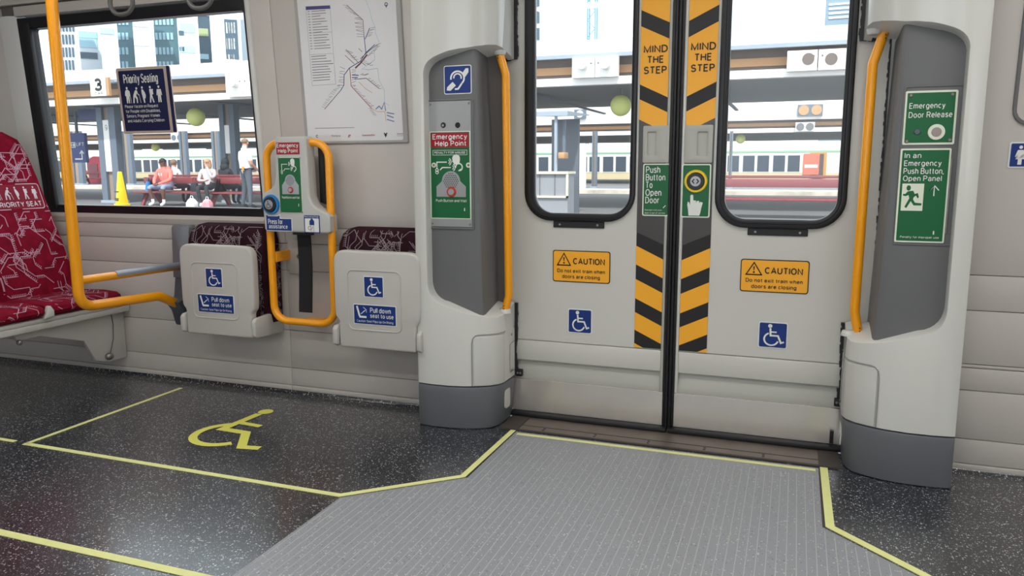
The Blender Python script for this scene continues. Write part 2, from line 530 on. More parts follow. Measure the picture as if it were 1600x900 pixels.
def pan_top(x):
    if x < -.955:
        return 1.912+(x+1.262)/.307*.273
    if x > .118:
        return 1.912+(.42-x)/.302*.285
    return 2.60


x = -1.25
while x < .41:
    MB().pxz([(x-.0016, .001), (x+.0016, .001), (x+.0008, .0026), (x-.0008, .0026)], YB+.03, pan_top(x)-.02).build('rib', M_RIB, rp)
    x += .0245


def floor_line(pts, wd=.021):
    b = MB(); pts = [Vector(p+(0,)) for p in pts]; L_, R_ = [], []
    for i, p in enumerate(pts):
        d0 = (p-pts[i-1]).normalized() if i else (pts[1]-p).normalized()
        d1 = (pts[i+1]-p).normalized() if i < len(pts)-1 else d0
        t = (d0+d1).normalized(); nn = Vector((-t.y, t.x, 0)); k = wd/2/max(.4, nn.dot(Vector((-d0.y, d0.x, 0))))
        L_.append(p+nn*k); R_.append(p-nn*k)
    for i in range(len(pts)-1):
        b.loft([[q+Vector((0, 0, z)) for q in (L_[i], R_[i], R_[i+1], L_[i+1])] for z in (.0006, .0022)])
    return b.build('marking_line', M_LINE, floor)


floor_line([(-.970, 2.668), (-.974, 2.190), (-1.272, 1.926), (-2.61, 1.926)])
floor_line([(-2.603, 1.926), (-2.600, 2.69)], .018)
floor_line([(-.944, 2.629), (.108, 2.629)], .019)
floor_line([(.134, 2.664), (.137, 2.209), (.435, 1.922), (2.2, 1.922)], .024)
floor_line([(-2.664, 1.930), (-3.6, 1.930)], .018)
floor_line([(-1.285, 1.398), (-3.6, 1.398)], .026)
# dark strips between the grey panel and the lines
for q in ([(-.962, 2.66), (-.962, 2.187)], [(.122, 2.66), (.1225, 2.200)]):
    (a, b), (c, d) = q
    MB().box(a-.005, a+.003, d, b, .0004, .0017).build('edge_strip', M_SILLD, floor)
# wheelchair symbol on the floor, seen upright from the aisle
dec = [('d', -2.013, 2.533, .031), ('l', [(-2.02, 2.50), (-2.035, 2.30), (-1.92, 2.295), (-1.835, 2.165), (-1.765, 2.178)], .034),
       ('l', [(-2.03, 2.385), (-1.915, 2.375)], .028), ('a', -1.985, 2.255, .113, .032, 118, 322)]
strokes(dec, GROUND, .0012).build('wheelchair_symbol', M_DECAL, floor)
# door sill
sill = MB().box(-1.03, .185, 2.664, 2.845, 0, .004).build('door_sill', M_SILL, floor)
tag(sill, 'brown grey metal sill plate with screws')
MB().box(-1.03, .185, 2.662, 2.674, .001, .0055).build('sill_strip', M_SILLD, sill)
MB().box(-1.03, .185, 2.72, 2.724, .001, .005).build('sill_strip', M_SILLD, sill)
for i in range(6):
    for yy in (2.69, 2.708):
        MB().disc((-.86+.2*i, yy, .004), (0, 0, 1), .0055, .0008, 8).build('screw', M_BLACK, sill)
MB().box(-1.03, -.955, 2.664, 2.83, .002, .0065).build('sill_end_plate', M_SILLD, sill)
MB().box(.118, .185, 2.664, 2.83, .002, .0065).build('sill_end_plate', M_SILLD, sill)

# --- left side wall: backing plate with window opening, boards as parts
wl = MB()
wl.box(X0, -3.46, W+.02, W+.06, .0, 2.1); wl.box(-3.46, -2.15, W+.02, W+.06, .0, .775)
wl.box(-3.46, -2.15, W+.02, W+.06, 1.70, 2.1); wl.box(-2.15, -1.05, W+.02, W+.06, .0, 2.1)
wall_left = tag(wl.build('wall_left', M_WALLD, None, True), 'off-white panelled side wall below and around the big window', kind='structure')


def board(x0, x1, z0, z1, parent, y=W, name='panel', mt=M_WALL, lean=True, bev=.003):
    MB().box(x0, x1, y, W+.022, z0, z1).bevel(bev, 2).build(name, mt, parent, lean)


zs = [.020, .043, .122, .292, .557, .674, .744]
for i in range(len(zs)-1):
    for a, b in ((X0, -2.058), (-2.0575, -1.30)):
        board(a, b, zs[i]+.001, zs[i+1]-.0008, wall_left, W-(.004 if i == 0 else 0))
# window sill board sloping up to the glass
MB().pyz([(W-.004, .744), (W-.012, .768), (W-.004, .786), (W+.03, .800), (W+.03, .744)], X0, -2.155).build('window_sill', M_WALL, wall_left)
board(-2.155, -2.037, .745, 1.745, wall_left)
board(-2.0355, -1.30, .745, 1.745, wall_left)
board(-3.46, -2.155, 1.695, 1.738, wall_left)
board(X0, -1.30, 1.747, 2.1, wall_left)
board(X0, -3.56, .80, 1.738, wall_left)

# --- big window
win = tag(bpy.data.objects.new('window_1', None), 'wide carriage window with black rubber frame', kind='structure'); COL.objects.link(win)
win.location = (-2.79, W, .78); ORG[win.name] = Vector(win.location)
MB().holed([(-3.445, .783), (-2.157, .783), (-2.157, 1.685), (-3.445, 1.685)], rrect(-3.372, .822, -2.168, 1.636, .012, 3), W-.004, W+.045).bevel(.003, 1, 40).build('frame', M_BLACKG, win, True)
MB().box(-3.40, -2.16, W+.022, W+.028, .80, 1.66).build('pane', M_GLASS, win, True)
MB().box(-3.40, -3.365, W-.012, W+.01, .80, 1.66).bevel(.006, 2).build('rubber_lip', M_BLACK, win, True)
MB().pxy([(-3.56, W), (-3.50, W-.001), (-3.447, W+.02), (-3.447, W+.05), (-3.56, W+.05)], .80, 1.70).build('reveal', M_PILLAR, win, True)
MB().pxy([(-2.158, W+.04), (-2.158, W-.004), (-2.148, W-.012), (-2.135, W-.012), (-2.13, W-.002), (-2.13, W+.04)], .80, 1.70).bevel(.002, 1).build('reveal', M_PILLAR, win, True)
# priority seating notice fixed to the pane
ps = plate('priority_seating_sign', (-2.906, 1.152, -2.598, 1.440), W+.020, .004, mat('sign_edge_tan', (196, 176, 162), .5), win, .010, True)
tag(ps, 'navy notice reading Priority Seating with five white figures')
plate('sign_face', (-2.892, 1.164, -2.634, 1.428), W+.0155, .001, M_NAVY, ps, .004, True)
plate('sign_face', (-2.617, 1.156, -2.600, 1.438), W+.0155, .001, M_NAVY, ps, .003, True)  # narrow navy strip imitates the notice's edge reflected in the double glazing
FW_ = front(W+.0140)
text(ps, 'Priority Seating', (-2.864, 1.362, -2.668, 1.413), FW_, M_PRINTW, .012, lean=True)
for i, s in enumerate(('Please Vacate on Request', 'for People with Disabilities,', 'Seniors, Pregnant Women', 'and Adults Carrying Children')):
    text(ps, s, (-2.876+.002*i, 1.262-.021*i, -2.664+[-.004, .006, -.002, .022][i]-.016, 1.279-.021*i), FW_, M_PRINTW, .006, lean=True)
FIGS = [
    [('d', 0, .92, .075), ('p', [(-.16, .72), (-.08, .82), (.08, .82), (.2, .72), (.22, .45), (.14, .42), (.14, 0), (.05, 0), (.02, .3), (-.03, 0), (-.12, 0), (-.12, .42), (-.2, .48)]), ('l', [(.2, .45), (.26, .0)], .03)],
    [('d', .14, .88, .075), ('p', [(-.02, .74), (.1, .8), (.2, .7), (.16, .62), (.06, .45), (.16, .3), (.14, 0), (.05, 0), (.05, .24), (-.08, .38), (-.14, 0), (-.24, 0), (-.18, .45)]), ('l', [(.12, .7), (.24, .5), (.32, .48)], .05), ('l', [(.30, .5), (.38, 0)], .03)],
    [('d', -.04, .92, .075), ('p', [(-.1, .82), (.02, .8), (.14, .62), (.2, .45), (.16, .28), (.08, .24), (.1, 0), (0, 0), (-.06, .3), (-.12, .6)])],
    [('d', -.04, .92, .075), ('d', .14, .76, .05), ('p', [(-.12, .8), (.04, .82), (.16, .68), (.18, .5), (.06, .46), (.2, 0), (.1, 0), (0, .32), (-.08, 0), (-.18, 0), (-.1, .44)])],
    [('d', 0, .92, .075), ('p', [(-.16, .78), (.16, .78), (.22, .42), (.15, .42), (.12, .6), (.13, 0), (.03, 0), (0, .38), (-.03, 0), (-.13, 0), (-.12, .6), (-.15, .42), (-.22, .42)])]]


def figures(parent, cx, z0, h, dx, fr, mt, lean=False, k0=0, wd=1.0):
    for k in range(k0, 5):
        b = strokes(FIGS[k], fr, .0012, lambda a, c, k=k: (cx+dx*k+a*h*wd, z0+c*h))
        b.build('figure', mt, parent, lean)


figures(ps, -2.852, 1.286, .072, .0455, FW_, M_PRINTW, True)

# --- right side wall
wr = MB().box(.30, X1, W+.02, W+.06, 0, 2.1)
wall_right = tag(wr.build('wall_right', M_WALLD, None, True), 'off-white panelled side wall right of the doorway', kind='structure')
zs = [.006, .029, .113, .277, .352, .364, .54, .654]
for i in range(len(zs)-1):
    board(.46, X1, zs[i]+.001, zs[i+1]-.0008, wall_right, W-(.004 if i == 0 else 0))
board(.46, X1, .655, 2.1, wall_right)
# gasketed hatch and toilet sign on the right wall
hat = T('wall_hatch', 'flush wall hatch with rounded corners and dark grey gasket above the toilet sign', 'hatch', (.85, W-.02, 1.115))
MB().holed(rrect(.600, 1.115, 1.10, 1.9, .05), rrect(.611, 1.126, 1.09, 1.889, .04), W-.008, W-.001).bevel(.002, 1, 40).build('gasket', M_GREY, hat, True)
MB().pxz(rrect(.610, 1.125, 1.091, 1.89, .041), W-.004, W-.001).build('cover', M_WALL, hat, True)
toi = T('toilet_sign', 'small blue sign with a white woman figure below the wall hatch', 'sign', (.65, W-.02, .99))
plate('border', (.604, .990, .70, 1.068), W-.0005, .0025, M_PRINTW, toi, .006, True)
plate('sign_face', (.6085, .9945, .6955, 1.0635), W-.0032, .001, M_BLUE, toi, .003, True)
wom = [('d', 0, .90, .085), ('p', [(-.13, .76), (.13, .76), (.24, .42), (.17, .38), (.12, .56), (.2, .28), (.09, .28), (.09, 0), (-.09, 0), (-.09, .28), (-.2, .28), (-.12, .56), (-.17, .38), (-.24, .42)])]
strokes(wom, front(W-.0046), .0004, lambda a, c: (.634+a*.058, 1.000+c*.058)).build('figure', M_PRINTW, toi, True)

# --- opposite side, ends and ceiling (out of view, they close the carriage and carry its lamps)
wo = MB()
wo.box(X0, X1, YB-.05, YB, 0, .80); wo.box(X0, X1, YB-.05, YB, 1.72, 2.1)
for a, b in ((X0, -4.6), (-3.2, -1.3), (.5, 2.2), (3.6, X1)):
    wo.box(a, b, YB-.05, YB, .75, 1.72)
tag(wo.build('wall_back', M_WALL), 'opposite side wall with window openings', kind='structure')
tag(MB().box(X0-.05, X0, YB-.05, W+.06, -.06, 2.15).build('wall_end_1', M_WALL), 'carriage end wall', kind='structure')
tag(MB().box(X1, X1+.05, YB-.05, W+.06, -.06, 2.15).build('wall_end_2', M_WALL), 'other carriage end wall', kind='structure')
ceil = tag(MB().box(X0, X1, YB-.05, W+.10, 2.1, 2.15).build('ceiling', M_CEIL), 'white carriage ceiling', kind='structure')
M_LAMP = mat('lamp_diffuser', (255, 252, 247), .5, emit=LAMP)
for yy in (.35, 1.75):
    for k in range(1, 4):
        lo = T('ceiling_lamp', 'long flat lamp diffuser set into the carriage ceiling', 'lamp', (X0+.5+2.4*k+1.0, yy, 2.07), 'ceiling lamps in two rows')
        xx = X0+.5+2.4*k
        MB().box(xx, xx+2.1, yy-.09, yy+.09, 2.085, 2.1).bevel(.004, 2).build('diffuser', M_LAMP, lo)
        b = MB()
        for a0, a1, b0, b1 in ((xx-.02, xx, yy-.11, yy+.11), (xx+2.1, xx+2.12, yy-.11, yy+.11), (xx, xx+2.1, yy-.11, yy-.09), (xx, xx+2.1, yy+.09, yy+.11)):
            b.box(a0, a1, b0, b1, 2.088, 2.1)
        b.build('trim', M_ALU, lo)
# head panel above the doorway
tag(MB().box(-1.06, .22, W+.02, W+.12, 1.98, 2.1).build('trim_1', M_PILLAR), 'white head panel above the doors', kind='structure')
# ------------------------------------------------------------------ sliding doors
D = 2.85                                        # inner face of the door leaves
DC = -.414                                      # meeting line of the leaves


def door(name, label, sgn, xa, win_out, win_gl, zb, lb):
    """sgn -1: left leaf, +1: right leaf; xa is the outer side of the leaf"""
    d = tag(bpy.data.objects.new(name, None), label, kind='structure'); COL.objects.link(d)
    d.location = ((xa+DC)/2, D, 0); ORG[d.name] = Vector(d.location)
    S = lambda a, b: (min(DC+sgn*a, DC+sgn*b), max(DC+sgn*a, DC+sgn*b))
    lo, hi = min(xa, DC+sgn*.020), max(xa, DC+sgn*.020)
    ZT = 1.99
    MB().holed([(lo, .3155), (hi, .3155), (hi, ZT), (lo, ZT)], rrect(win_gl[0]-.008, win_gl[1]-.008, win_gl[2]+.008, 1.86, .085, 8), D, D+.035).bevel(.002, 1, 50).build('leaf_panel', M_DOOR, d)
    lz = [(lo, .232), (hi, .232), (hi, .3135), (lo, .3135)]
    MB().pxz(lz, D, D+.035).bevel(.004, 2).build('lower_rail', M_DOOR, d)
    # recessed ledge below the rail
    MB().pyz([(D+.02, .232), (D+.013, .200), (D+.001, .175), (D+.001, .155), (D+.035, .155), (D+.035, .232)], lo, hi).build('ledge', M_LEDGE, d)
    i0, i1 = S(.020, .034)
    MB().box(i0, i1, D-.003, D+.03, .154, .3145).bevel(.002, 1).build('ledge_end', M_LEDGE, d)
    MB().box(lo, hi, D-.003, D+.03, .022, .1545).bevel(.0015, 1).build('kick_plate', M_STEEL, d)
    b0 = min(xa, DC+sgn*.002); b1 = max(xa, DC+sgn*.002)
    MB().box(b0, b1, D-.034, D+.035, .0045, .0215).bevel(.005, 2).build('bottom_seal', M_BLACK, d)
    # rubber nose at the meeting edge with a groove, and the light strip beside it
    a, b = S(.0012, .011); MB().box(a, b, D-.016, D+.035, .004, ZT).bevel(.004, 3).build('edge_seal', M_BLACK, d)
    a, b = S(.0112, .0215); MB().box(a, b, D-.010, D+.035, .022, ZT).bevel(.003, 2).build('edge_seal', M_BLACK, d)
    a, b = S(.0215, .0325); MB().box(a, b, D-.005, D+.02, .155, ZT).bevel(.002, 1).build('edge_strip', M_LEDGE if sgn < 0 else M_DOOR, d)
    # window with rubber frame
    fr_ = MB().holed(rrect(*win_out[:3], 1.905, .105, 9), rrect(*win_gl[:3], 1.85, .075, 9), D-.014, D+.01)
    fr_.bevel(.005, 3, 40).build('window_frame', M_BLACKG, d)
    MB().holed(rrect(win_out[0]+.017, win_out[1]+.015, win_out[2]-.017, 1.89, .093, 9), rrect(win_gl[0]-.006, win_gl[1]-.006, win_gl[2]+.006, 1.856, .08, 9), D-.018, D-.010).bevel(.002, 1, 40).build('window_frame', M_BLACK, d)
    MB().pxz(rrect(win_gl[0]-.006, win_gl[1]-.006, win_gl[2]+.006, 1.856, .08, 9), D+.008, D+.014).build('pane', M_GLASS, d)
    xm = (win_out[0]+win_out[2])/2
    hp = MB().box(xm-.100, xm+.100, D-.006, D, win_out[1]-.026, win_out[1]-.001).bevel(.002, 1).build('latch_plate', M_BLACK, d)
    for q in (-.074, .074):
        bolt(hp, (xm+q, D-.006, win_out[1]-.014), .0045, mt=M_ALU)
    # hazard strip
    a, b = S(.0335, .1345)
    hs = MB().box(a, b, D-.0015, D, .319, 1.95).build('hazard_strip', M_PRINTK, d)
    tag(hs, 'orange and black chevron strip')
    edge_hi, edge_lo = (a, b) if sgn < 0 else (b, a)           # outer edge is the higher end of each stripe
    bands = [(.387, .455), (.508, .581), (.636, .706), (1.166, 1.238), (1.290, 1.492), (1.547, 1.70), (1.755, 1.83)]
    for z0, z1 in bands:
        pts = [(edge_hi, z0), (edge_lo, z0-.048), (edge_lo, z1-.048), (edge_hi, z1)]
        if sgn < 0:
            pts = pts
        MB().pxz(pts, D-.0026, D-.0012).build('stripe', M_ORANGE, hs)
    t = (.335-.319)/.048
    MB().pxz([(edge_hi, .319), (edge_hi+(edge_lo-edge_hi)*t, .319), (edge_hi, .335)], D-.0026, D-.0012).build('stripe', M_ORANGE, hs)
    gp = [(edge_hi, .757), (edge_lo, .712), (edge_lo, 1.118), (edge_hi, 1.165)]
    MB().pxz(gp, D-.0024, D-.0012).build('grey_field', M_LABELDARK, hs)
    tx0, tx1 = (-.538, -.450) if sgn < 0 else (-.373, -.283)
    for k, s in enumerate(('MIND', 'THE', 'STEP')):
        xx = (tx0+tx1)/2; wd = (.086, .060, .082)[k]
        text(hs, s, (xx-wd/2, 1.398-.0365*k, xx+wd/2, 1.424-.0365*k), front(D-.0026), M_PRINTK, .02)
    # recessed pull
    pu = (-.531, 1.011, -.4365, 1.143) if sgn < 0 else (-.382, 1.010, -.284, 1.142)
    pk = (-.516, 1.037, -.483, 1.122) if sgn < 0 else (-.338, 1.034, -.301, 1.119)
    po = MB().holed(rrect(*pu, .005, 3), rrect(*pk, .005, 3), D-.010, D-.001).bevel(.0025, 2, 40).build('recessed_pull', M_LEDGE, d)
    MB().pxz(rrect(pk[0]-.002, pk[1]-.002, pk[2]+.002, pk[3]+.002, .006, 3), D-.0030, D-.0026).build('pull_pocket', M_LEDGE, po)
    # green notice under the pull
    g = MB().pxz(rrect(*lb, .007, 4), D-.0055, D-.001).build('push_button_sign', M_CREAM, d)
    MB().pxz(rrect(lb[0]+.0045, lb[1]+.0045, lb[2]-.0045, lb[3]-.0045, .004, 3), D-.0065, D-.005).build('sign_face', M_GREEN, g)
    FG = front(D-.0068)
    if sgn < 0:
        for k, (s, wd) in enumerate((('Push', .052), ('Button', .071), ('To', .025), ('Open', .058), ('Door', .051))):
            text(g, s, (lb[0]+.011, .974-.0275*k-(.006 if s in ('Open',) else 0), lb[0]+.011+wd, .9985-.0275*k), FG, M_PRINTW, .008)
        text(g, 'Red light indicates', (lb[0]+.010, .836, lb[0]+.072, .843), FG, M_PRINTW)
        text(g, 'door is out of service', (lb[0]+.010, .826, lb[0]+.084, .833), FG, M_PRINTW)
        strokes([('l', [(lb[2]-.022, .848), (lb[2]-.013, .857)], .003)], FG).build('arrow', M_PRINTW, g)
    else:
        cx, cz = -.3385, .945
        MB().disc((cx, D-.006, cz), (0, -1, 0), .0415, .006, 28, .039).build('button_ring', mat('button_yellow', (242, 206, 22), .35), g)
        MB().disc((cx, D-.011, cz), (0, -1, 0), .0325, .006, 28, .029).build('button_ring', M_BLACKG, g)
        MB().disc((cx, D-.016, cz), (0, -1, 0), .0195, .003, 24, .018).build('push_button', M_ALU, g)
        for e_ in (-1, 1):
            strokes([('l', [(cx+e_*.004, cz+.008), (cx+e_*.011, cz), (cx+e_*.004, cz-.008)], .004)], front(D-.0192)).build('arrow', M_PRINTK, g)
        hand = [(.1, .0), (.78, .0), (.84, .14), (.9, .4), (.98, .62), (.8, .66), (.76, .58), (.74, .7), (.6, .7), (.56, .6), (.54, .72), (.38, .72), (.36, .96), (.26, 1.0), (.18, .95), (.18, .5), (.12, .62), (.03, .66), (0, .5), (.06, .28)]
        f = fit(-.366, .822, -.310, .898)
        strokes([('p', hand)], FG, .0006, f).build('pointing_hand', M_PRINTW, g)
    # caution notice
    cb = (-.873, .557, -.646, .680) if sgn < 0 else (-.172, .555, .058, .672)
    ca = MB().pxz(rrect(*cb, .009, 4), D-.002, D).build('caution_sign', M_PRINTK, d)
    MB().pxz(rrect(cb[0]+.0035, cb[1]+.0035, cb[2]-.0035, cb[3]-.0035, .007, 4), D-.0028, D-.0015).build('sign_face', M_ORANGE, ca)
    FC = front(D-.003); ww, hh = cb[2]-cb[0], cb[3]-cb[1]; f = fit(*cb)
    q = lambda a, b_, c, e: (f(a, b_)+f(c, e))
    text(ca, 'CAUTION', q(.36, .57, .91, .77), FC, M_PRINTK, .02)
    text(ca, 'Do not exit train when', q(.085, .30, .915, .42), FC, M_PRINTK, .012)
    text(ca, 'doors are closing', q(.17, .09, .83, .24), FC, M_PRINTK, .012)
    tri = [f(.085, .53), f(.315, .53), f(.20, .90), f(.085, .53), f(.315, .53)]
    strokes([('l', tri, .004), ('p', [f(.188, .78), f(.212, .78), f(.206, .66), f(.194, .66)]), ('d',)+f(.2, .605)+(.0035,)], FC).build('warning_triangle', M_PRINTK, ca)
    # wheelchair notice
    wb = (-.810, .357, -.714, .453) if sgn < 0 else (-.101, .354, -.002, .449)
    wc = MB().pxz(rrect(*wb, .007, 4), D-.002, D).build('wheelchair_sign', M_PRINTW, d)
    MB().pxz(rrect(wb[0]+.0035, wb[1]+.0035, wb[2]-.0035, wb[3]-.0035, .005, 4), D-.0028, D-.0015).build('sign_face', M_BLUE, wc)
    strokes(ISA, front(D-.003), .0004, fit(wb[0]+.008, wb[1]+.008, wb[2]-.004, wb[3]-.006)).build('wheelchair_symbol', M_PRINTW, wc)
    # catch at the outer side
    c0 = -1.008 if sgn < 0 else .176
    lk = MB().box(c0-.013, c0+.013, D-.020, D, .166, .194).bevel(.003, 2).build('catch', M_BLACK, d)
    for q in (-.005, .006):
        bolt(lk, (c0+q, D-.020, .180), .0045)
    MB().box(c0-.02, c0-.008, D-.02, D, .03, .075).build('catch', M_BLACK, d) if sgn > 0 else None
    return d


d1 = door('door_1', 'left door leaf with green Push Button To Open Door notice', -1, -1.15, (-.986, .793, -.556), (-.944, .823, -.577), None, (-.529, .818, -.4305, 1.008))
d2 = door('door_2', 'right door leaf with yellow ringed push button', 1, .31, (-.270, .783, .163), (-.236, .814, .133), None, (-.3885, .815, -.2865, 1.006))

# ------------------------------------------------------------------ door pillars


def boolean(a, b):
    md = a.modifiers.new('b', 'BOOLEAN'); md.operation = 'DIFFERENCE'; md.object = b; md.solver = 'EXACT'
    bpy.context.view_layer.update()
    me = bpy.data.meshes.new_from_object(a.evaluated_get(bpy.context.evaluated_depsgraph_get()))
    for o in (a, b):
        old = o.data; bpy.data.objects.remove(o); bpy.data.meshes.remove(old)
    return me


def raw(b, name='tmp'):
    bmesh.ops.recalc_face_normals(b.bm, faces=b.bm.faces[:])
    me = bpy.data.meshes.new(name); b.bm.to_mesh(me); b.bm.free(); o = bpy.data.objects.new(name, me); COL.objects.link(o)
    return o


Y1 = 2.645                                      # face of the service panels
PLAN = [(-1.348, W+.02), (-1.348, 2.625), (-1.345, 2.612), (-1.335, 2.605), (-1.28, 2.599), (-1.21, 2.600), (-1.15, 2.612), (-1.10, 2.632), (-1.062, 2.656), (-1.038, 2.683), (-1.028, 2.715), (-1.0265, 2.835), (-1.05, 2.835), (-1.05, W+.02)]
SHRINK = [(x+(.012 if x > -1.06 and y < 2.83 else 0)*-1, y) for x, y in PLAN]


def pillar(name, label, mir, cx):
    c2 = 2*C
    root = T(name, label, 'pillar', (c2+1.19 if mir else -1.19, 2.70, 0))
    fix = (lambda b: b.mirror(C)) if mir else (lambda b: b)
    ZT = 2.098
    body = raw(MB().pxy(PLAN, .171, ZT))
    # opening for the grab rail: flares towards the door, its shelves slope outwards
    cut = []
    for y, zl, zr, tl, tr, xl in ((2.50, .470, .352, 1.410, 1.500, -1.298), (2.622, .492, .402, 1.388, 1.452, -1.292), (2.90, .522, .468, 1.352, 1.392, -1.290)):
        pts = []
        P = [(-.99, zr), (-.99, tr), (xl+.045, tl), (xl, tl-.055), (xl, zl+.075), (xl+.012, zl+.03), (xl+.05, zl)]
        base = [Vector((a, y, b)) for a, b in P]
        ring = [base[0], base[1]]
        ring += [base[2]+(base[1]-base[2]).normalized()*.02]
        for k in range(1, 6):
            s = k/6; a_, b_, c_ = base[2]+(base[1]-base[2]).normalized()*.02, base[2]+Vector((-.04, 0, -.012)), base[3]
            ring.append(a_*(1-s)**2+b_*2*s*(1-s)+c_*s*s)
        ring += [base[3], base[4]]
        for k in range(1, 6):
            s = k/6; a_, b_, c_ = base[4], Vector((xl+.003, y, zl+.018)), base[6]
            ring.append(a_*(1-s)**2+b_*2*s*(1-s)+c_*s*s)
        ring.append(base[6]); cut.append(ring)
    cutter = raw(MB().loft(cut))
    me = boolean(body, cutter)
    b = MB(); b.bm.from_mesh(me); bpy.data.meshes.remove(me)
    bmesh.ops.remove_doubles(b.bm, verts=b.bm.verts[:], dist=.0004)
    b.bm.normal_update()
    es = [e for e in b.bm.edges if len(e.link_faces) == 2 and e.calc_face_angle(0) > R(40) and all(v.co.y < 2.80 for v in e.verts) and all(.20 < v.co.z < 2.0 for v in e.verts)]
    bmesh.ops.bevel(b.bm, geom=es, offset=.013, segments=3, affect='EDGES', profile=.5, clamp_overlap=True)
    fix(b).build('body', M_PILLAR, root)
    # kick panel at the foot
    b = MB().loft([[(x, y, .166) for x, y in PLAN], [(x, y, .14) for x, y in PLAN], [(x+(-.012 if x > -1.06 else 0), y, .0015) for x, y in PLAN]]).bevel(.004, 2, 50)
    kp = fix(b).build('kick_panel', M_KICK, root); tag(kp, 'dark grey kick panel')
    sx = lambda a: c2-a if mir else a
    hp = MB().pyz(rrect(2.725, .060, 2.780, .135, .012, 3), -1.031, -1.0262)
    fix(hp).build('hand_hole', M_PILLAR, kp)
    for zz in (.135, .035):
        bolt(kp, (sx(-1.029), 2.812, zz), .005, axis=(-1 if mir else 1, 0, 0))
    # access hatch wrapped round the lower corner
    HP = [p for p in PLAN if p[0] > -1.13 and p[1] < 2.83]
    HP = [(-1.118, 2.6245)]+HP+[(-1.0265, 2.828)]
    off = .0028
    outer = []
    for i, (x, y) in enumerate(HP):
        a = Vector(HP[max(i-1, 0)]); c = Vector(HP[min(i+1, len(HP)-1)]); t = (c-a).normalized(); outer.append((x+t.y*off, y-t.x*off))
    inner = [(x-.01, y+.01) for x, y in HP]
    n = len(outer); rings = []
    for zi, z in enumerate((.173, .30, .345, .358, .364)):
        top = [.0, .0, .0, .008, .022][zi]
        rings.append([(x, y, z) for x, y in outer]+[(x, y, z) for x, y in reversed(inner)])
    ht = MB().loft(rings).bevel(.002, 2, 40)
    hh_ = fix(ht).build('access_hatch', M_PILLAR, root)
    gv = [(x+(.0016), y-.0016) for x, y in outer]
    # groove line around the hatch
    path = [(-1.122, 2.6205, .172), (-1.122, 2.6205, .335), (-1.119, 2.622, .355), (-1.108, 2.6265, .368)]+[(x, y, .371+.0) for x, y in outer[1:]]
    fix(MB().tube(path, .0022, 6)).build('hatch_gasket', mat('gasket_grey', (150, 150, 148), .5), root)
    for zz in (.345, .20):
        bolt(hh_, (sx(-1.0245), 2.795, zz), .005, axis=(-1 if mir else 1, 0, 0))
    fix(MB().tube([(-1.0236, 2.825, .315), (-1.0236, 2.775, .31), (-1.0236, 2.772, .305), (-1.0236, 2.772, .205), (-1.0236, 2.775, .196), (-1.0236, 2.825, .196)], .0008, 5)).build('hatch_seam', M_WALLD, hh_)
    # grey service panel set in the opening
    gpl = [(-1.325, Y1), (-1.24, Y1), (cx-.015, Y1), (cx-.004, Y1+.006), (cx, Y1+.02), (cx+.001, 2.80), (cx+.002, 2.834), (-1.24, 2.834), (-1.325, 2.834)]

    def shelf(x, y, top):
        s = (y-2.622)/.278; k = (max(x, -1.242)+1.242)/.252
        if top:
            a_, b_ = 1.388+(1.352-1.388)*s, 1.452+(1.392-1.452)*s
            return a_+(b_-a_)*k+.005
        a_, b_ = .492+(.522-.492)*s, .402+(.468-.402)*s
        return a_+(b_-a_)*k-.005
    g = MB().loft([[(x+((-.012 if t_ else .012) if x > -1.2 else 0), y, shelf(x, y, t_)) for x, y in gpl] for t_ in (False, True)])
    sp = fix(g).build('service_panel', M_GREY, root); tag(sp, 'mid grey service panel')
    # rail sockets
    for z, dz in ((1.408, -1), (.452, 1)):
        xr = sx(-1.052 if dz < 0 else -1.034)
        MB().disc((xr, 2.75, z-dz*.014), (0, 0, dz), .026, .018, 18, .021).bevel(.003, 2).build('rail_socket', M_PILLAR, root)
    # brush seal against the door leaf
    b = MB(); z = .42
    while z < 1.42:
        b.box(cx, cx+.008-random.random()*.005, 2.832, 2.846, z, z+.012); z += .0118
    z = .17
    while z < .46:
        b.box(-1.03, -1.018+random.random()*.004-(.006 if z < .3 and z > .22 else 0), 2.834, 2.847, z, z+.010); z += .0098
    z = 1.40
    while z < 2.0:
        b.box(-1.03, -1.017+random.random()*.006, 2.834, 2.847, z, z+.010); z += .0098
    for k in range(8):
        b.box(-1.085+.007*k, -1.077+.007*k, 2.834, 2.847, .448-.001*k, .458-.001*k+random.random()*.004)
        b.box(-1.085+.007*k, -1.077+.007*k, 2.834, 2.847, 1.394+.001*k-random.random()*.004, 1.402+.001*k)
    fix(b).build('brush_seal', M_BLACK, root)
    return root, sp


PL, spL = pillar('door_pillar', 'white moulded door pillar holding the emergency help point and deaf loop sign', False, -1.094)
PR, spR = pillar('door_pillar', 'white moulded door pillar holding the two green emergency door release signs', True, -1.110)


def rail(label, pts):
    t = T('grab_rail', label, 'grab rail', pts[-1])
    MB().tube(fillet(pts, .045), .0152, 14).build('tube', M_YEL, t)
    for p in (pts[0], pts[-1]):
        q = Vector(p); s = 1 if p is pts[-1] else -1
        for k in (.028, .018):
            MB().disc((q.x+.002, q.y-.0135, q.z+s*k), (0, -1, 0), .0022, .0025, 8).build('pin', M_BLACK, t)


rail('yellow grab rail beside the emergency help point pillar', [(-1.055, 2.75, 1.420), (-1.028, 2.75, 1.335), (-1.020, 2.75, .505), (-1.037, 2.75, .440)])
rail('yellow grab rail beside the green emergency door release signs', [(.236, 2.75, 1.418), (.207, 2.75, 1.315), (.203, 2.75, .520), (.219, 2.75, .440)])

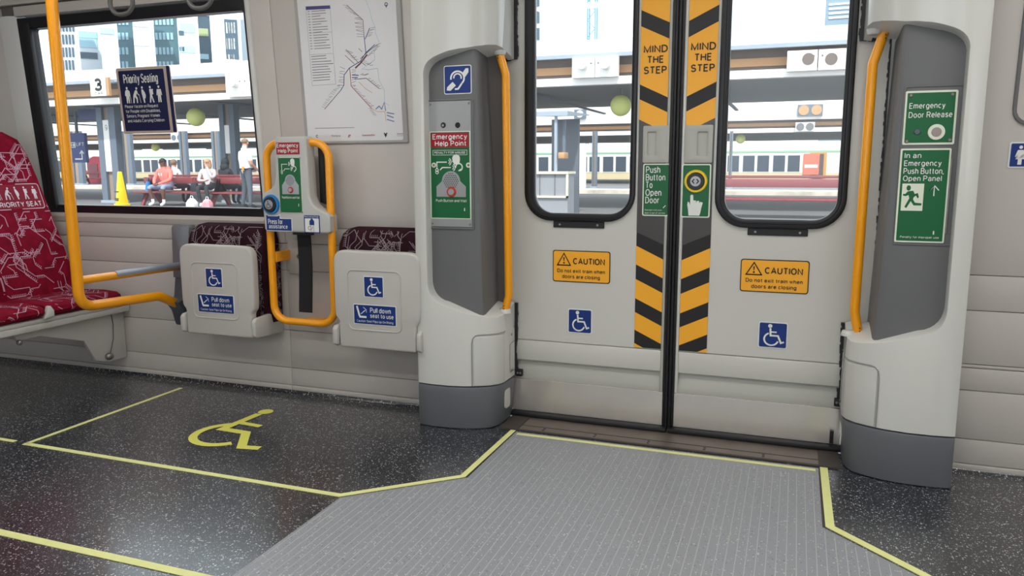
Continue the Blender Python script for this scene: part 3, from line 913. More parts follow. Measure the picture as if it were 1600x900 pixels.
# --- signs on the left service panel
ear = plate('deaf_loop_sign', box_at(694, 102, 737, 147, Y1), Y1, .002, M_PRINTW, PL, .007); b_ = box_at(694, 102, 737, 147, Y1)
tag(ear, 'blue sign with a white ear and diagonal bar')
plate('sign_face', (b_[0]+.003, b_[1]+.003, b_[2]-.003, b_[3]-.003), Y1-.002, .0006, M_BLUE, ear, .005)
f = fit(*b_)
strokes([('p', [(.10, .14), (.24, .12), (.44, .30), (.32, .43), (.12, .25)]), ('p', [(.66, .70), (.78, .58), (.90, .74), (.90, .88), (.80, .88)]),
         ('a', .50, .55, .24, .06, -50, 190), ('a', .50, .57, .135, .05, -20, 190), ('l', [(.65, .36), (.58, .26), (.52, .18), (.40, .17)], .06)], front(Y1-.0028), .0004, f).build('ear_symbol', M_PRINTW, ear)


bz = box_at(668, 155, 741, 358, Y1)
hpn = MB().holed(rrect(*bz, .006, 3), rrect(bz[0]+.009, bz[1]+.006, bz[2]-.009, bz[3]-.006, .004, 3), Y1-.005, Y1).bevel(.002, 2, 40).build('help_point_panel', M_GREY, PL)
tag(hpn, 'emergency help point with red and green notice and push button')
mb = box_at(672, 158, 736.5, 354, Y1)
mb = (bz[0]+.010, mb[1], bz[2]-.010, mb[3])
plate('metal_plate', mb, Y1, .003, M_ALU, hpn, .002)
YP = Y1-.003
for a in (mb[0]+.008, mb[2]-.008):
    for z in (mb[1]+.010, mb[3]-.010):
        bolt(hpn, (a, YP, z), .0042)
for u in (692.5, 715):
    p = at(u, 195.5, YP); MB().disc(p, (0, -1, 0), .0105, .003, 18, .009).build('camera_port', M_BLACKG, hpn)
p = at(692.5, 195.5, YP); MB().disc((p.x, p.y-.003, p.z-.001), (0, -1, 0), .0045, .001, 12).build('camera_port', M_ALU, hpn)


def help_notice(parent, box, YP, red, penalty, screws):
    g = plate('notice', box, YP, .0015, M_CREAM, parent, .004)
    i = .0035 if red else .0015
    gf = (box[0]+i, box[1]+i, box[2]-i, box[3]-i)
    plate('sign_face', gf, YP-.0015, .0006, M_GREEN, parent, .002)
    f = fit(*gf); F = front(YP-.0022)
    q = lambda a, b_, c, e: (f(a, b_)+f(c, e))
    top = 1.0
    if red:
        plate('red_band', q(.02, .825, .98, .992), YP-.0021, .0006, M_RED, parent, .002)
        text(parent, 'Emergency', q(.06, .905, .95, .985-.006), front(YP-.0028), M_PRINTW, .012)
        text(parent, 'Help Point', q(.12, .828, .93, .902), front(YP-.0028), M_PRINTW, .012)
    if penalty:
        strokes([('l', [f(.06, .738), f(.94, .738), f(.94, .792), f(.06, .792), f(.06, .738)], .0014)], F, .0006).build('outline', M_PRINTW, parent)
        text(parent, 'PENALTY FOR MISUSE', q(.10, .752, .90, .778), F, M_PRINTW, .012)
    k = .74 if penalty else 1.0                            # height of the picture block
    g2 = lambda a, c: f(a, c*k)
    sz = (gf[2]-gf[0])
    strokes([('d',)+g2(.66, .94)+(sz*.10,), ('p', [g2(.58, .95), g2(.56, .89), g2(.60, .87), g2(.60, .85), g2(.74, .85), g2(.76, .93)]),
             ('l', [g2(.16, .78), g2(.16, .885), g2(.42, .885)], sz*.025), ('l', [g2(.24, .76), g2(.30, .80), g2(.52, .80)], sz*.025),
             ('a',)+g2(.44, .89)+(sz*.05, sz*.02, -60, 60), ('a',)+g2(.44, .89)+(sz*.09, sz*.02, -60, 60), ('a',)+g2(.54, .80)+(sz*.05, sz*.02, -60, 60), ('a',)+g2(.54, .80)+(sz*.09, sz*.02, -60, 60),
             ('a',)+g2(.73, .805)+(sz*.085, sz*.03, -70, 190), ('l', [g2(.78, .775), g2(.72, .745)], sz*.03),
             ('a',)+g2(.16, .76)+(sz*.035, sz*.018, 0, 360), ('a',)+g2(.16, .725)+(sz*.035, sz*.018, 0, 360)], F, .0006).build('speak_listen_symbol', M_PRINTW, parent)
    # speaker dome and button plate
    c1 = g2(.52, .585); rr = sz*.235
    pts = []
    zb0, zb1 = g2(0, .335)[1], g2(0, .50)[1]
    xl, xr = f(.14, 0)[0], f(.90, 0)[0]
    pts = [(xl, zb0), (xr, zb0), (xr, zb1)]
    pts += [(c1[0]+rr*math.cos(R(a)), c1[1]+rr*math.sin(R(a))) for a in range(0, 181, 15)]
    pts += [(xl, zb1)]
    MB().pxz(pts, YP-.0040, YP-.0018).bevel(.0006, 1).build('speaker_plate', M_ALU, parent)
    b = MB()
    for i_ in range(-4, 5):
        for j in range(-4, 5):
            xx, zz = i_*rr*.2+(j % 2)*rr*.1, j*rr*.19
            if math.hypot(xx, zz) < rr*.82:
                b.disc((c1[0]+xx, YP-.004, c1[1]+zz), (0, -1, 0), rr*.06, .0004, 6)
    b.build('speaker_holes', M_PRINTK, parent)
    c3 = g2(.53, .415)
    MB().disc((c3[0], YP-.004, c3[1]), (0, -1, 0), sz*.125, .004, 22, sz*.11).build('button_ring', mat('button_red', (190, 56, 36), .35), parent)
    MB().disc((c3[0], YP-.008, c3[1]), (0, -1, 0), sz*.08, .002, 18, sz*.07).build('push_button', M_ALU, parent)
    text(parent, 'Push Button and Wait', q(.12, .255*k, .92, .300*k), F, M_PRINTW, .006)
    strokes([('l', [g2(.86, .115), g2(.86, .165)], sz*.025)], F, .0006).build('mark', M_PRINTW, parent)


nb = box_at(674, 205, 736.5, 342, YP); nb = (mb[0]+.003, nb[1], mb[2]-.003, nb[3])
help_notice(hpn, nb, YP, True, True, True)
for u in (678, 732):
    p = at(u, 258, YP-.002); MB().disc(p, (0, -1, 0), .0095, .0012, 14).build('boss', M_CREAM, hpn); bolt(hpn, (p.x, p.y-.001, p.z), .005)

# --- signs on the right service panel
s1 = box_at(1412, 141.5, 1494, 226, Y1)
bzr = box_at(1403, 133, 1498, 384, Y1)
MB().holed(rrect(*bzr, .006, 3), rrect(bzr[0]+.008, bzr[1]+.006, bzr[2]-.008, bzr[3]-.006, .004, 3), Y1-.003, Y1).bevel(.0015, 1, 40).build('bezel', M_GREY, PR)
e1 = plate('door_release_sign', s1, Y1, .003, M_CREAM, PR, .005)
tag(e1, 'green sign reading Emergency Door Release with a round button')
s1f = (s1[0]+.006, s1[1]+.006, s1[2]-.006, s1[3]-.006); f = fit(*s1f); Y2 = Y1-.003
plate('sign_face', s1f, Y2, .0008, M_GREEN, e1, .002)
FE = front(Y2-.001)
q = lambda a, b_, c, e: (f(a, b_)+f(c, e))
text(e1, 'Emergency', q(.05, .66, .80, .80), FE, M_PRINTW, .008)
text(e1, 'Door Release', q(.05, .50, .96, .62), FE, M_PRINTW, .008)
cx, cz = f(.66, .21)
MB().disc((cx, Y2-.0008, cz), (0, -1, 0), .0235, .003, 24, .0225).build('button_ring', M_CREAM, e1)
MB().disc((cx, Y2-.0038, cz), (0, -1, 0), .014, .002, 20, .013).build('push_button', mat('button_tan', (164, 150, 146), .4, .4), e1)
cx, cz = f(.26, .22); MB().disc((cx, Y2-.0008, cz), (0, -1, 0), .0095, .003, 16, .008).build('indicator', mat('indicator_grey', (92, 104, 114), .3, .4), e1)
for a, c_ in ((.07, .95), (.93, .95), (.05, .03), (.95, .05)):
    xx, zz = f(a, c_); bolt(e1, (xx, Y2-.0006, zz), .006)
s2 = box_at(1402, 232, 1480.5, 379, Y1)
e2 = plate('open_panel_sign', s2, Y1, .004, M_CREAM, PR, .004)
tag(e2, 'tall green sign with a running figure, reading In an Emergency Push Button, Open Panel')
s2f = (s2[0]+.005, s2[1]+.005, s2[2]-.005, s2[3]-.005); f = fit(*s2f); Y2 = Y1-.004
plate('sign_face', s2f, Y2, .0008, M_GREEN, e2, .002)
FE = front(Y2-.001)
q = lambda a, b_, c, e: (f(a, b_)+f(c, e))
for k, (s, wd) in enumerate((('In an', .36), ('Emergency', .80), ('Push Button,', .86), ('Open Panel', .83))):
    dd = .016 if k in (1, 2, 3) else 0
    text(e2, s, q(.05, .913-.083*k-dd, .05+wd, .972-.083*k), FE, M_PRINTW, .008)
pb = q(.05, .335, .52, .635)
plate('exit_picture', pb, Y2-.0008, .0006, M_CREAM, e2, .001)
run = [('d', .30, .84, .10), ('p', [(.28, .72), (.52, .74), (.60, .62), (.74, .66), (.80, .50), (.74, .46), (.66, .56), (.56, .50), (.54, .42), (.64, .30), (.94, .28), (.94, .20), (.58, .20), (.44, .36), (.26, .10), (.16, .14), (.36, .46), (.32, .58), (.18, .54), (.06, .56), (.06, .62), (.16, .62)])]
strokes(run, front(Y2-.0015), .0005, fit(*pb)).build('running_figure', M_GREEN, e2)
strokes([('l', [f(.74, .50), f(.74, .612), f(.64, .562), f(.74, .615), f(.84, .562)], .003)], FE, .0006).build('arrow', M_PRINTW, e2)
strokes([('l', [f(.80, .075), f(.80, .115)], .0035)], FE, .0006).build('mark', M_PRINTW, e2)
text(e2, 'Penalty for improper use', q(.08, .025, .92, .055), FE, M_PRINTW, .004)
hx = s2[2]+.003
MB().tube([(hx, Y1-.003, s2[1]+.03), (hx, Y1-.003, s2[3]-.03)], .003, 8).build('hinge', M_SCREW, PR)
# ------------------------------------------------------------------ priority seat on the left
seat = T('transit_seat', 'maroon patterned two-place priority seat on a wall bracket', 'seat', (-3.2, 2.35, .1))


def cushion(y0, y1):
    prof = [(-3.40, .36), (-2.985, .372), (-2.955, .382), (-2.942, .398), (-2.948, .414), (-2.97, .426), (-3.05, .432), (-3.28, .424), (-3.40, .42)]
    rings = []
    for y, k in ((y0, .80), (y0+.012, .95), (y0+.03, 1), (y1-.03, 1), (y1-.012, .95), (y1, .80)):
        rings.append([(-3.2+(a+3.2)*(1 if k == 1 else (k+1)/2), y, .395+(b-.395)*k) for a, b in prof])
    MB().loft(rings).build('cushion', M_SEAT, seat)


cushion(2.352, 2.735); cushion(1.96, 2.338)


BCZ = [(.40, -3.255), (.50, -3.275), (.65, -3.325), (.80, -3.385), (.95, -3.435), (1.06, -3.468), (1.13, -3.492), (1.165, -3.512)]


def lerp_tab(tab, z):
    for (z0, x0), (z1, x1) in zip(tab, tab[1:]):
        if z <= z1:
            return x0+(x1-x0)*(z-z0)/(z1-z0)
    return tab[-1][1]


def weave(n, a0, a1, b0, b1, seed, wd=.0034, ok=None, step=.012):
    """random octilinear lines with comb strokes, like a rail map, cut into short pieces so that they follow the surface"""
    rnd = random.Random(seed); out = []

    def seg(p, q, w_):
        L_ = math.dist(p, q); m_ = max(1, int(L_/step))
        for i in range(m_):
            u0, u1 = i/m_, (i+1)/m_
            P, Q = (p[0]+(q[0]-p[0])*u0, p[1]+(q[1]-p[1])*u0), (p[0]+(q[0]-p[0])*u1, p[1]+(q[1]-p[1])*u1)
            if all(a0 < c[0] < a1 and b0 < c[1] < b1 and (ok is None or ok(*c)) for c in (P, Q)):
                out.append(('l', [P, Q], w_))
    for _ in range(n):
        p = (rnd.uniform(a0, a1), rnd.uniform(b0, b1)); d = rnd.randrange(8)
        for k in range(rnd.randint(3, 6)):
            L_ = rnd.uniform(.018, .075); t = d*math.pi/4
            q = (p[0]+L_*math.cos(t), p[1]+L_*math.sin(t)); seg(p, q, wd)
            if rnd.random() < .35:
                e = rnd.choice((-1, 1)); m_ = int(L_/.0075)
                for i in range(m_):
                    c = (p[0]+(q[0]-p[0])*i/m_, p[1]+(q[1]-p[1])*i/m_)
                    seg(c, (c[0]+e*.011*math.cos(t+1.57), c[1]+e*.011*math.sin(t+1.57)), wd*.8)
            p = q; d = (d+rnd.choice((-1, 1, 1, -1, 2)))%8
    return out


def back_surface(y0, y1):
    def fr(a, z, d):
        x = lerp_tab(BCZ, z); ins = lerp_tab([(.40, 0), (.65, 0), (.80, .004), (.95, .012), (1.06, .026), (1.13, .05), (1.165, .095)], z); t = .045 if z < 1.13 else .03
        A, B = y0+ins, y1-ins; mid = (A+B)/2; k = min(abs(a-A), abs(B-a)); half = (B-A)/2
        if k < .02:
            q = .2+.8*k/.02
        else:
            q = 1+.15*(k-.02)/(half-.02)
        return Vector((x+t*q+d, a, z+d*.3))
    return fr


def backrest(y0, y1):
    # reclined pad; the top corners are rounded
    rows = []
    cz = BCZ
    for i, (z, x) in enumerate(cz):
        ins = [0, 0, .0, .004, .012, .026, .05, .095][i]
        a, b = y0+ins, y1-ins; t = .045 if i < 7 else .03
        rows.append([(x+t*.2, a, z), (x+t, a+.02, z), (x+t*1.15, (a+b)/2, z), (x+t, b-.02, z), (x+t*.2, b, z), (x-.03, b-.01, z), (x-.03, a+.01, z)])
    MB().loft(rows).build('backrest', M_SEAT, seat)
    rows = []
    for i, (z, x) in enumerate(cz+[(1.182, -3.525)]):
        ins = [0, 0, 0, .004, .012, .026, .05, .08, .12][i]
        a, b = y0-.004+ins, y1+.004-ins
        rows.append([(x-.02, a, z), (x-.02, b, z), (x-.055, b-.01, z), (x-.055, a+.01, z)])
    MB().loft(rows).bevel(.004, 2, 40).build('back_shell', M_PILLAR, seat)


backrest(2.345, 2.735); backrest(1.95, 2.335)
BF = back_surface(2.345, 2.735)
badge_zone = lambda a, z: not (2.43 < a < 2.70 and .80 < z < .935)
tag(strokes(weave(76, 2.36, 2.722, .42, 1.13, 5, ok=lambda a, z: badge_zone(a, z) and abs(a-2.54) < .183-lerp_tab([(.40, 0), (.80, .004), (.95, .012), (1.06, .026), (1.13, .05)], z)), BF, .0012).build('woven_pattern', M_WEAVE, seat), kind='stuff')


def seat_top(a, b, d):
    # a along the bench, b from back to front, bending down over the front edge
    tab = [(-3.28, .424), (-3.05, .432), (-2.97, .426), (-2.948, .414), (-2.942, .398), (-2.955, .382)]
    if b < -2.97:
        return Vector((b, a, lerp_tab(tab[:3], b)+d))
    k = (b+2.97)/.022; i = min(2, int(k)); s_ = min(1, k-i)
    p, q = tab[2+i], tab[3+i]
    return Vector((p[0]+(q[0]-p[0])*s_+d, a, p[1]+(q[1]-p[1])*s_+d*.6))


for y0_, y1_, sd_ in ((2.385, 2.70, 8), (1.99, 2.305, 9)):
    tag(strokes(weave(26, y0_, y1_, -3.22, -2.912, sd_, step=.006), seat_top, .0014).build('woven_pattern', M_WEAVE, seat), kind='stuff')
MB().box(-3.42, -2.96, 1.95, 2.775, .352, .371).bevel(.006, 2).build('seat_frame', M_PAN, seat)
MB().box(-3.0, -2.958, 1.95, 2.775, .325, .352).bevel(.004, 2).build('front_rail', M_PAN, seat)
MB().pyz([(2.775, .330), (2.205, .330), (2.235, .288), (2.335, .290), (2.545, .222), (2.600, .118), (2.67, .095), (2.775, .095)], -3.02, -3.0).bevel(.003, 2).build('bracket', M_PAN, seat)
MB().pyz([(2.775, .330), (2.205, .330), (2.235, .288), (2.775, .20)], -3.36, -3.34).build('bracket', M_PAN, seat)
MB().tube([(-2.998, 2.70, .325), (-2.996, 2.706, .27), (-2.996, 2.70, .20), (-2.997, 2.675, .13)], .0022, 6).build('cable', M_GREY, seat)
bk = MB().ball((-2.99, 2.665, .124), .017, .02, .017).build('wall_fixing', M_SCREW, seat)
MB().ball((-2.99, 2.23, .285), .012).build('wall_fixing', M_SCREW, seat)
# white buckle between the cushions
MB().pyz([(2.318, .37), (2.366, .375), (2.366, .40), (2.352, .422), (2.342, .42), (2.335, .398)], -2.965, -2.943).bevel(.003, 2).build('divider', M_PILLAR, seat)
# priority badge woven on the backrest


seat_face = lambda a, b, d: BF(a, b, d+.0015)
bp = [seat_face(a, b, .0008) for a, b in rrect(2.44, .812, 2.690, .925, .012, 3)]
b = MB()
for i in range(10):
    for j in range(6):
        aa, az = 2.442+.0246*i, .814+.0182*j
        b.poly([seat_face(*c, .0004) for c in ((aa, az), (aa+.0246, az), (aa+.0246, az+.0182), (aa, az+.0182))])
bmesh.ops.remove_doubles(b.bm, verts=b.bm.verts[:], dist=.0001)
bb = b.build('priority_badge', mat('badge_maroon', (128, 10, 40), .9), seat)
ol = rrect(2.44, .812, 2.690, .925, .012, 3); ol.append(ol[0])
strokes([('l', ol, .003)], seat_face, .0014).build('outline', mat('badge_white', (214, 196, 204), .8), bb)
MBW = MATS['badge_white']
text(bb, 'PRIORITY SEAT', (2.450, .822, 2.678, .845), seat_face, MBW, .02, .0016)
figures(bb, 2.475, .856, .058, .046, seat_face, MBW, False, 0, 1.0)

# ------------------------------------------------------------------ yellow pole with arm bars
pole = T('grab_pole', 'tall yellow floor to ceiling grab pole with two arm bars to the wall', 'grab pole', (-2.6, 2.2, .44))
MB().tube(fillet([(-2.6, 2.200, 2.099), (-2.6, 2.200, .462), (-2.6, 2.60, .443), (-2.6, 2.715, .385)], .07, 8), .0205, 16).build('tube', M_YEL, pole)
MB().tube([(-2.6, 2.20, .566), (-2.6, 2.765, .558)], .0165, 14).build('arm_bar', M_YEL, pole)
rings = []
for y in (2.375, 2.40, 2.76):
    zc = .566-(y-2.2)*.0142
    rings.append([(-2.6+.0195*math.cos(R(a)), y, zc+.0195*math.sin(R(a))+(0 if y > 2.38 else 0)) for a in range(-10, 191, 20)]+[(-2.6+.015*math.cos(R(a)), y, zc+.015*math.sin(R(a))) for a in range(190, -11, -20)])
MB().loft(rings).build('arm_pad', mat('arm_pad_grey', (146, 150, 158), .35, .3), pole)
bkt = MB().pxz([(-2.645, .505), (-2.56, .500), (-2.545, .60), (-2.535, .735), (-2.545, .745), (-2.625, .745), (-2.635, .735)], 2.735, W-.001).bevel(.005, 2).build('wall_bracket', M_BRACKET, pole)
MB().pyz([(2.665, .405), (2.70, .36), (2.72, .29), (2.778, .275), (2.778, .505), (2.735, .505), (2.72, .42)], -2.635, -2.56).bevel(.006, 2).build('lower_bracket', M_DKBRACKET, pole)

# ------------------------------------------------------------------ flip-up seats
YF = 2.595


def flip_seat(label, dx, bx):
    s = T('flip_up_seat', label, 'seat', (-2.28+dx, 2.70, .288), 'flip-up seats on the wall')
    X = lambda a: a+dx
    # back pad
    rows = []
    for z, ins, yf in ((.34, .0, 2.690), (.40, 0, 2.672), (.60, 0, 2.668), (.69, .004, 2.676), (.73, .014, 2.690), (.750, .03, 2.708), (.758, .055, 2.73)):
        x0, x1 = X(-2.505)+ins, X(-2.080)-ins
        rows.append([(x0, 2.768, z), (x0, yf+.02, z), (x0+.015, yf, z), (x1-.015, yf, z), (x1, yf+.02, z), (x1, 2.768, z)])
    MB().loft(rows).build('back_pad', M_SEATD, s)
    ptab = [(.34, 2.690), (.40, 2.672), (.60, 2.668), (.69, 2.676), (.73, 2.690), (.750, 2.708), (.758, 2.73)]
    pf = lambda a, z, d: Vector((a, lerp_tab(ptab, z)-d, z+d*.5))
    tag(strokes(weave(46, X(-2.485), X(-2.10), .60, .752, 11, .0026, step=.007)+weave(30, X(-2.14), X(-2.10), .37, .66, 12, .0026), pf, .001).build('woven_pattern', M_WEAVED, s), kind='stuff')
    ps_ = lambda a, z, d: Vector((X(-2.080)+d, a, z))
    tag(strokes(weave(34, 2.70, 2.765, .36, .68, 13, .0026), ps_, .001).build('woven_pattern', M_WEAVED, s), kind='stuff')
    MB().box(X(-2.47), X(-2.11), 2.76, W-.0005, .35, .72).build('back_plate', M_DKBRACKET, s)
    # seat pad behind the folded shell
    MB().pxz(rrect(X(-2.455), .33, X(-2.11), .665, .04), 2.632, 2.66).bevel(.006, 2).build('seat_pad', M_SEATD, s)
    o = [(X(-2.452), .305), (X(-2.436), .288)]
    o = []
    r = .045
    pts = [(-2.110, .288), (-2.110, .395), (-2.094, .412), (-2.090, .44), (-2.088, .676), (-2.470, .678), (-2.470, .44), (-2.468, .412), (-2.452, .395), (-2.452, .288)]
    pts = [Vector((X(a), 0, b)) for a, b in pts]
    loop = []
    n = len(pts)
    for i in range(n):
        a, b, c = pts[i-1], pts[i], pts[(i+1) % n]
        rr = .052 if i in (4, 5) else (.016 if i in (0, 9) else .01)
        u = (a-b).normalized(); v = (c-b).normalized(); t = min(rr, (a-b).length*.45, (c-b).length*.45)
        for k in range(6):
            q = k/5; w_ = (b+u*t)*(1-q)**2+b*2*q*(1-q)+(b+v*t)*q*q; loop.append((w_.x, w_.z))
    MB().pxz(loop, YF, 2.634).bevel(.009, 3, 50).build('seat_shell', M_PAN, s)
    MB().holed(rrect(X(-2.408), .362, X(-2.168), .604, .026), rrect(X(-2.403), .367, X(-2.173), .599, .022), YF-.0028, YF+.001).bevel(.0014, 1, 40).build('shell_rim', M_PAN, s)
    hb = MB().pyz([(2.585, .300), (2.60, .292), (W, .283), (W, .388), (2.60, .375), (2.585, .362)], X(-2.106), X(-2.084)).bevel(.007, 2).build('hinge_arm', M_PAN, s)
    MB().pyz([(2.585, .300), (2.60, .292), (W, .283), (W, .388), (2.60, .375), (2.585, .362)], X(-2.480), X(-2.456)).bevel(.007, 2).build('hinge_arm', M_PAN, s)
    MB().tube([(X(-2.47), 2.66, .335), (X(-2.095), 2.66, .335)], .012, 12).build('hinge_pin', M_SCREW, s)
    # notices
    a = (X(-2.332), .497, X(-2.245), .580)
    g = plate('wheelchair_sign', a, YF, .0018, M_PRINTW, s, .005)
    plate('sign_face', (a[0]+.003, a[1]+.003, a[2]-.003, a[3]-.003), YF-.0018, .0006, M_BLUE, g, .003)
    strokes(ISA, front(YF-.0026), .0004, fit(a[0]+.008, a[1]+.008, a[2]-.004, a[3]-.006)).build('wheelchair_symbol', M_PRINTW, g)
    a = (X(-2.382), .387, X(-2.192), .468)
    g = plate('pull_down_sign', a, YF, .0018, M_PRINTW, s, .005)
    plate('sign_face', (a[0]+.003, a[1]+.003, a[2]-.003, a[3]-.003), YF-.0018, .0006, M_BLUE, g, .003)
    f = fit(*a); F = front(YF-.0026)
    q = lambda a_, b_, c, e: (f(a_, b_)+f(c, e))
    text(g, 'Pull down', q(.40, .61, .88, .86), F, M_PRINTW, .01)
    text(g, 'seat to use', q(.40, .36, .94, .56), F, M_PRINTW, .01)
    text(g, 'Caution: Seat Flips Up On Rising', q(.08, .10, .93, .24), F, M_PRINTW, .006)
    strokes([('l', [f(.09, .90), f(.15, .40)], .008), ('l', [f(.14, .38), f(.31, .38)], .008), ('l', [f(.18, .52), f(.29, .72)], .003), ('l', [f(.24, .86), f(.31, .74), f(.31, .60)], .002)], F).build('seat_symbol', M_PRINTW, g)
    return s


flip_seat('grey flip-up seat folded against the wall between the yellow pole and the help point', 0, None)
flip_seat('grey flip-up seat folded against the wall between the help point and the door pillar', .767, None)

# ------------------------------------------------------------------ help point console on a yellow loop
con = T('help_point_console', 'grey wheelchair space help point console on a yellow tubular loop', 'console', (-1.87, 2.68, .36))
lp = [(a, 2.635, b) for a, b in rrect(-2.022, .368, -1.728, 1.095, .065, 7)]
MB().closed_tube(lp, .0155, 12).build('tubular_loop', M_YEL, con)
out = [(-1.722, .740), (-1.714, .747), (-1.713, .806), (-1.721, .818), (-1.775, .842), (-1.792, .858), (-1.802, .885), (-1.808, 1.108), (-1.818, 1.119), (-1.944, 1.118), (-1.954, 1.108), (-1.960, .955), (-1.968, .930), (-1.985, .914), (-2.018, .898), (-2.029, .884), (-2.023, .752), (-2.013, .741)]
MB().pxz(out, 2.600, 2.660).bevel(.008, 3, 50).build('housing', M_CONSOLE, con)
# belt reel behind the housing and the hanging belt
MB().pxz([(-1.80, .86), (-1.775, .85), (-1.778, 1.03), (-1.79, 1.085), (-1.80, 1.09)], 2.668, 2.695).bevel(.004, 2).build('belt_reel', M_BLACK, con)
rows = []
for z, y in ((.745, 2.640), (.70, 2.642), (.60, 2.645), (.50, 2.642), (.43, 2.640), (.408, 2.640)):
    xo = .003*math.sin((z-.4)*9)-(.745-z)*.022
    rows.append([(-1.897+xo, y, z), (-1.835+xo, y, z-.0), (-1.835+xo, y+.006, z), (-1.897+xo, y+.006, z)])
MB().loft(rows).build('restraint_belt', M_STRAP, con)
MB().box(-1.912, -1.822, 2.634, 2.652, .728, .742).build('belt_slot', M_BLACK, con)
# fixing arms to the wall
KC = 1.012                          # the console as a whole is set back towards the wall at the end


def unscaled(b):
    for v in b.bm.verts:
        v.co = (v.co-Vector((0, 0, CAMH)))/KC+Vector((0, 0, CAMH))
    return b


for xx in (-2.042, -1.752):
    unscaled(MB().box(xx-.005, xx+.014, 2.675, W-.001, .606, .650).bevel(.003, 1)).build('fixing_arm', M_YEL, con)
unscaled(MB().box(-1.94, -1.86, 2.675, W-.001, .353, .361).bevel(.002, 1)).build('fixing_arm', M_YEL, con)
fp = unscaled(MB().box(-2.040, -1.965, W-.010, W-.001, .545, .690).bevel(.003, 2)).build('fixing_plate', M_PAN, con)
unscaled(MB().disc((-1.985, W-.010, .622), (0, -1, 0), .012, .006, 14, .008)).build('bolt', M_SCREW, fp)
# red notice, green panel, blue button and labels on the console
YC = 2.600
rb = box_at(432, 222.5, 468, 241, YC)
g = plate('help_point_sign', rb, YC, .0015, M_RED, con, .002); tag(g, 'red label reading Emergency Help Point')
f = fit(*rb); q = lambda a, b_, c, e: (f(a, b_)+f(c, e))
text(g, 'Emergency', q(.03, .50, .96, .92), front(YC-.0015), M_PRINTW, .012)
text(g, 'Help Point', q(.08, .05, .94, .47), front(YC-.0015), M_PRINTW, .012)
nb = box_at(436.5, 246, 471.5, 332.5, YC)
nb = (nb[0], nb[1], nb[2], nb[3])
hpc = plate('help_point_notice', nb, YC, .001, M_CREAM, con, .002); tag(hpc, 'green speaker notice with red ringed push button')
help_notice(hpc, nb, YC-.001, False, False, True)
for a in (nb[0]+.003, nb[2]-.003):
    for z in (nb[1]+.004, nb[3]-.003):
        bolt(hpc, (a, YC-.002, z), .0045)
p = at(424, 319.5, YC)
ab = MB().disc(p, (0, -1, 0), .040, .008, 28, .038).build('assistance_button', mat('ring_blue', (24, 128, 200), .35), con)
MB().disc((p.x-.002, p.y-.007, p.z), (0, -1, 0), .0325, .006, 28, .029).build('button_ring', M_BLACKG, ab)
MB().disc((p.x-.003, p.y-.012, p.z), (0, -1, 0), .020, .003, 24, .018).build('push_button', M_ALU, ab)
strokes(ISA, front(p.y-.0152), .0003, fit(p.x-.017, p.z-.014, p.x+.014, p.z+.015)).build('wheelchair_symbol', M_PRINTK, ab)
bl = box_at(416, 338.5, 456.5, 361, YC)
nx = bl[0]+(bl[2]-bl[0])*.56
g = MB().pxz([(bl[0], bl[1]), (bl[2], bl[1]), (bl[2], bl[3]-.006), (nx, bl[3]-.006), (nx, bl[3]+.010), (nx-.012, bl[3]+.004), (bl[0]+.012, bl[3]+.004), (bl[0], bl[3]+.012)], YC-.0012, YC).build('assistance_label', M_PRINTW, con)
i = .0025
MB().pxz([(bl[0]+i, bl[1]+i), (bl[2]-i, bl[1]+i), (bl[2]-i, bl[3]-.006-i), (nx-i, bl[3]-.006-i), (nx-i, bl[3]+.005), (nx-.013, bl[3]+.001), (bl[0]+.014, bl[3]+.001), (bl[0]+i, bl[3]+.007)], YC-.0018, YC-.001).build('sign_face', M_BLUE, g)
f = fit(*bl); q = lambda a, b_, c, e: (f(a, b_)+f(c, e))
text(g, 'Press for', q(.10, .48, .66, .84), front(YC-.002), M_PRINTW, .012)
text(g, 'assistance', q(.12, .17, .84, .48), front(YC-.002), M_PRINTW, .012)
rl = box_at(475.5, 336.5, 500, 364, YC)
g = plate('restraint_label', rl, YC, .0012, M_BLUE, con, .003)
f = fit(*rl); q = lambda a, b_, c, e: (f(a, b_)+f(c, e))
plate('sign_face', q(.06, .05, .94, .83), YC-.0012, .0005, M_PRINTW, g, .002)
text(g, 'Restraining Strap', q(.06, .86, .94, .97), front(YC-.0013), M_PRINTW, .004)
F = front(YC-.0018)
strokes([('p', [f(.36, .45), f(.66, .45), f(.66, .68), f(.60, .74), f(.42, .74), f(.36, .68)]), ('d',)+f(.51, .74)+(.006,), ('l', [f(.44, .45), f(.44, .06)], .0012), ('l', [f(.62, .45), f(.62, .06)], .0012)], F).build('strap_symbol', M_BLUE, g)
strokes([('a',)+f(.36, .28)+(.007, .0018, 40, 330), ('l', [f(.46, .2), f(.56, .36)], .0018)], F).build('hook_symbol', M_RED, g)

con.location = (Vector(con.location)-Vector((0, 0, CAMH)))*KC+Vector((0, 0, CAMH)); con.scale = (KC, KC, KC)

# ------------------------------------------------------------------ route map
mp = T('route_map', 'framed white rail network map poster above the help point console', 'poster', (-1.68, W-.02, 1.09))
MX0, MX1, MZ0 = -1.902, -1.461, 1.104
MZ1 = 1.80
MB().holed([(MX0-.014, MZ0-.012), (MX1+.022, MZ0-.012), (MX1+.022, MZ1+.012), (MX0-.014, MZ1+.012)], rrect(MX0, MZ0, MX1, MZ1, .008, 3), W-.008, W).bevel(.003, 1, 40).build('frame', M_PFRAME, mp, True)
MB().pxz(rrect(MX0-.002, MZ0-.002, MX1+.002, MZ1+.002, .008, 3), W-.004, W-.001).build('sheet', M_POSTER, mp, True)
FM = front(W-.0042)


def lean_y(z):
    return W-.066*max(0, z-.8)


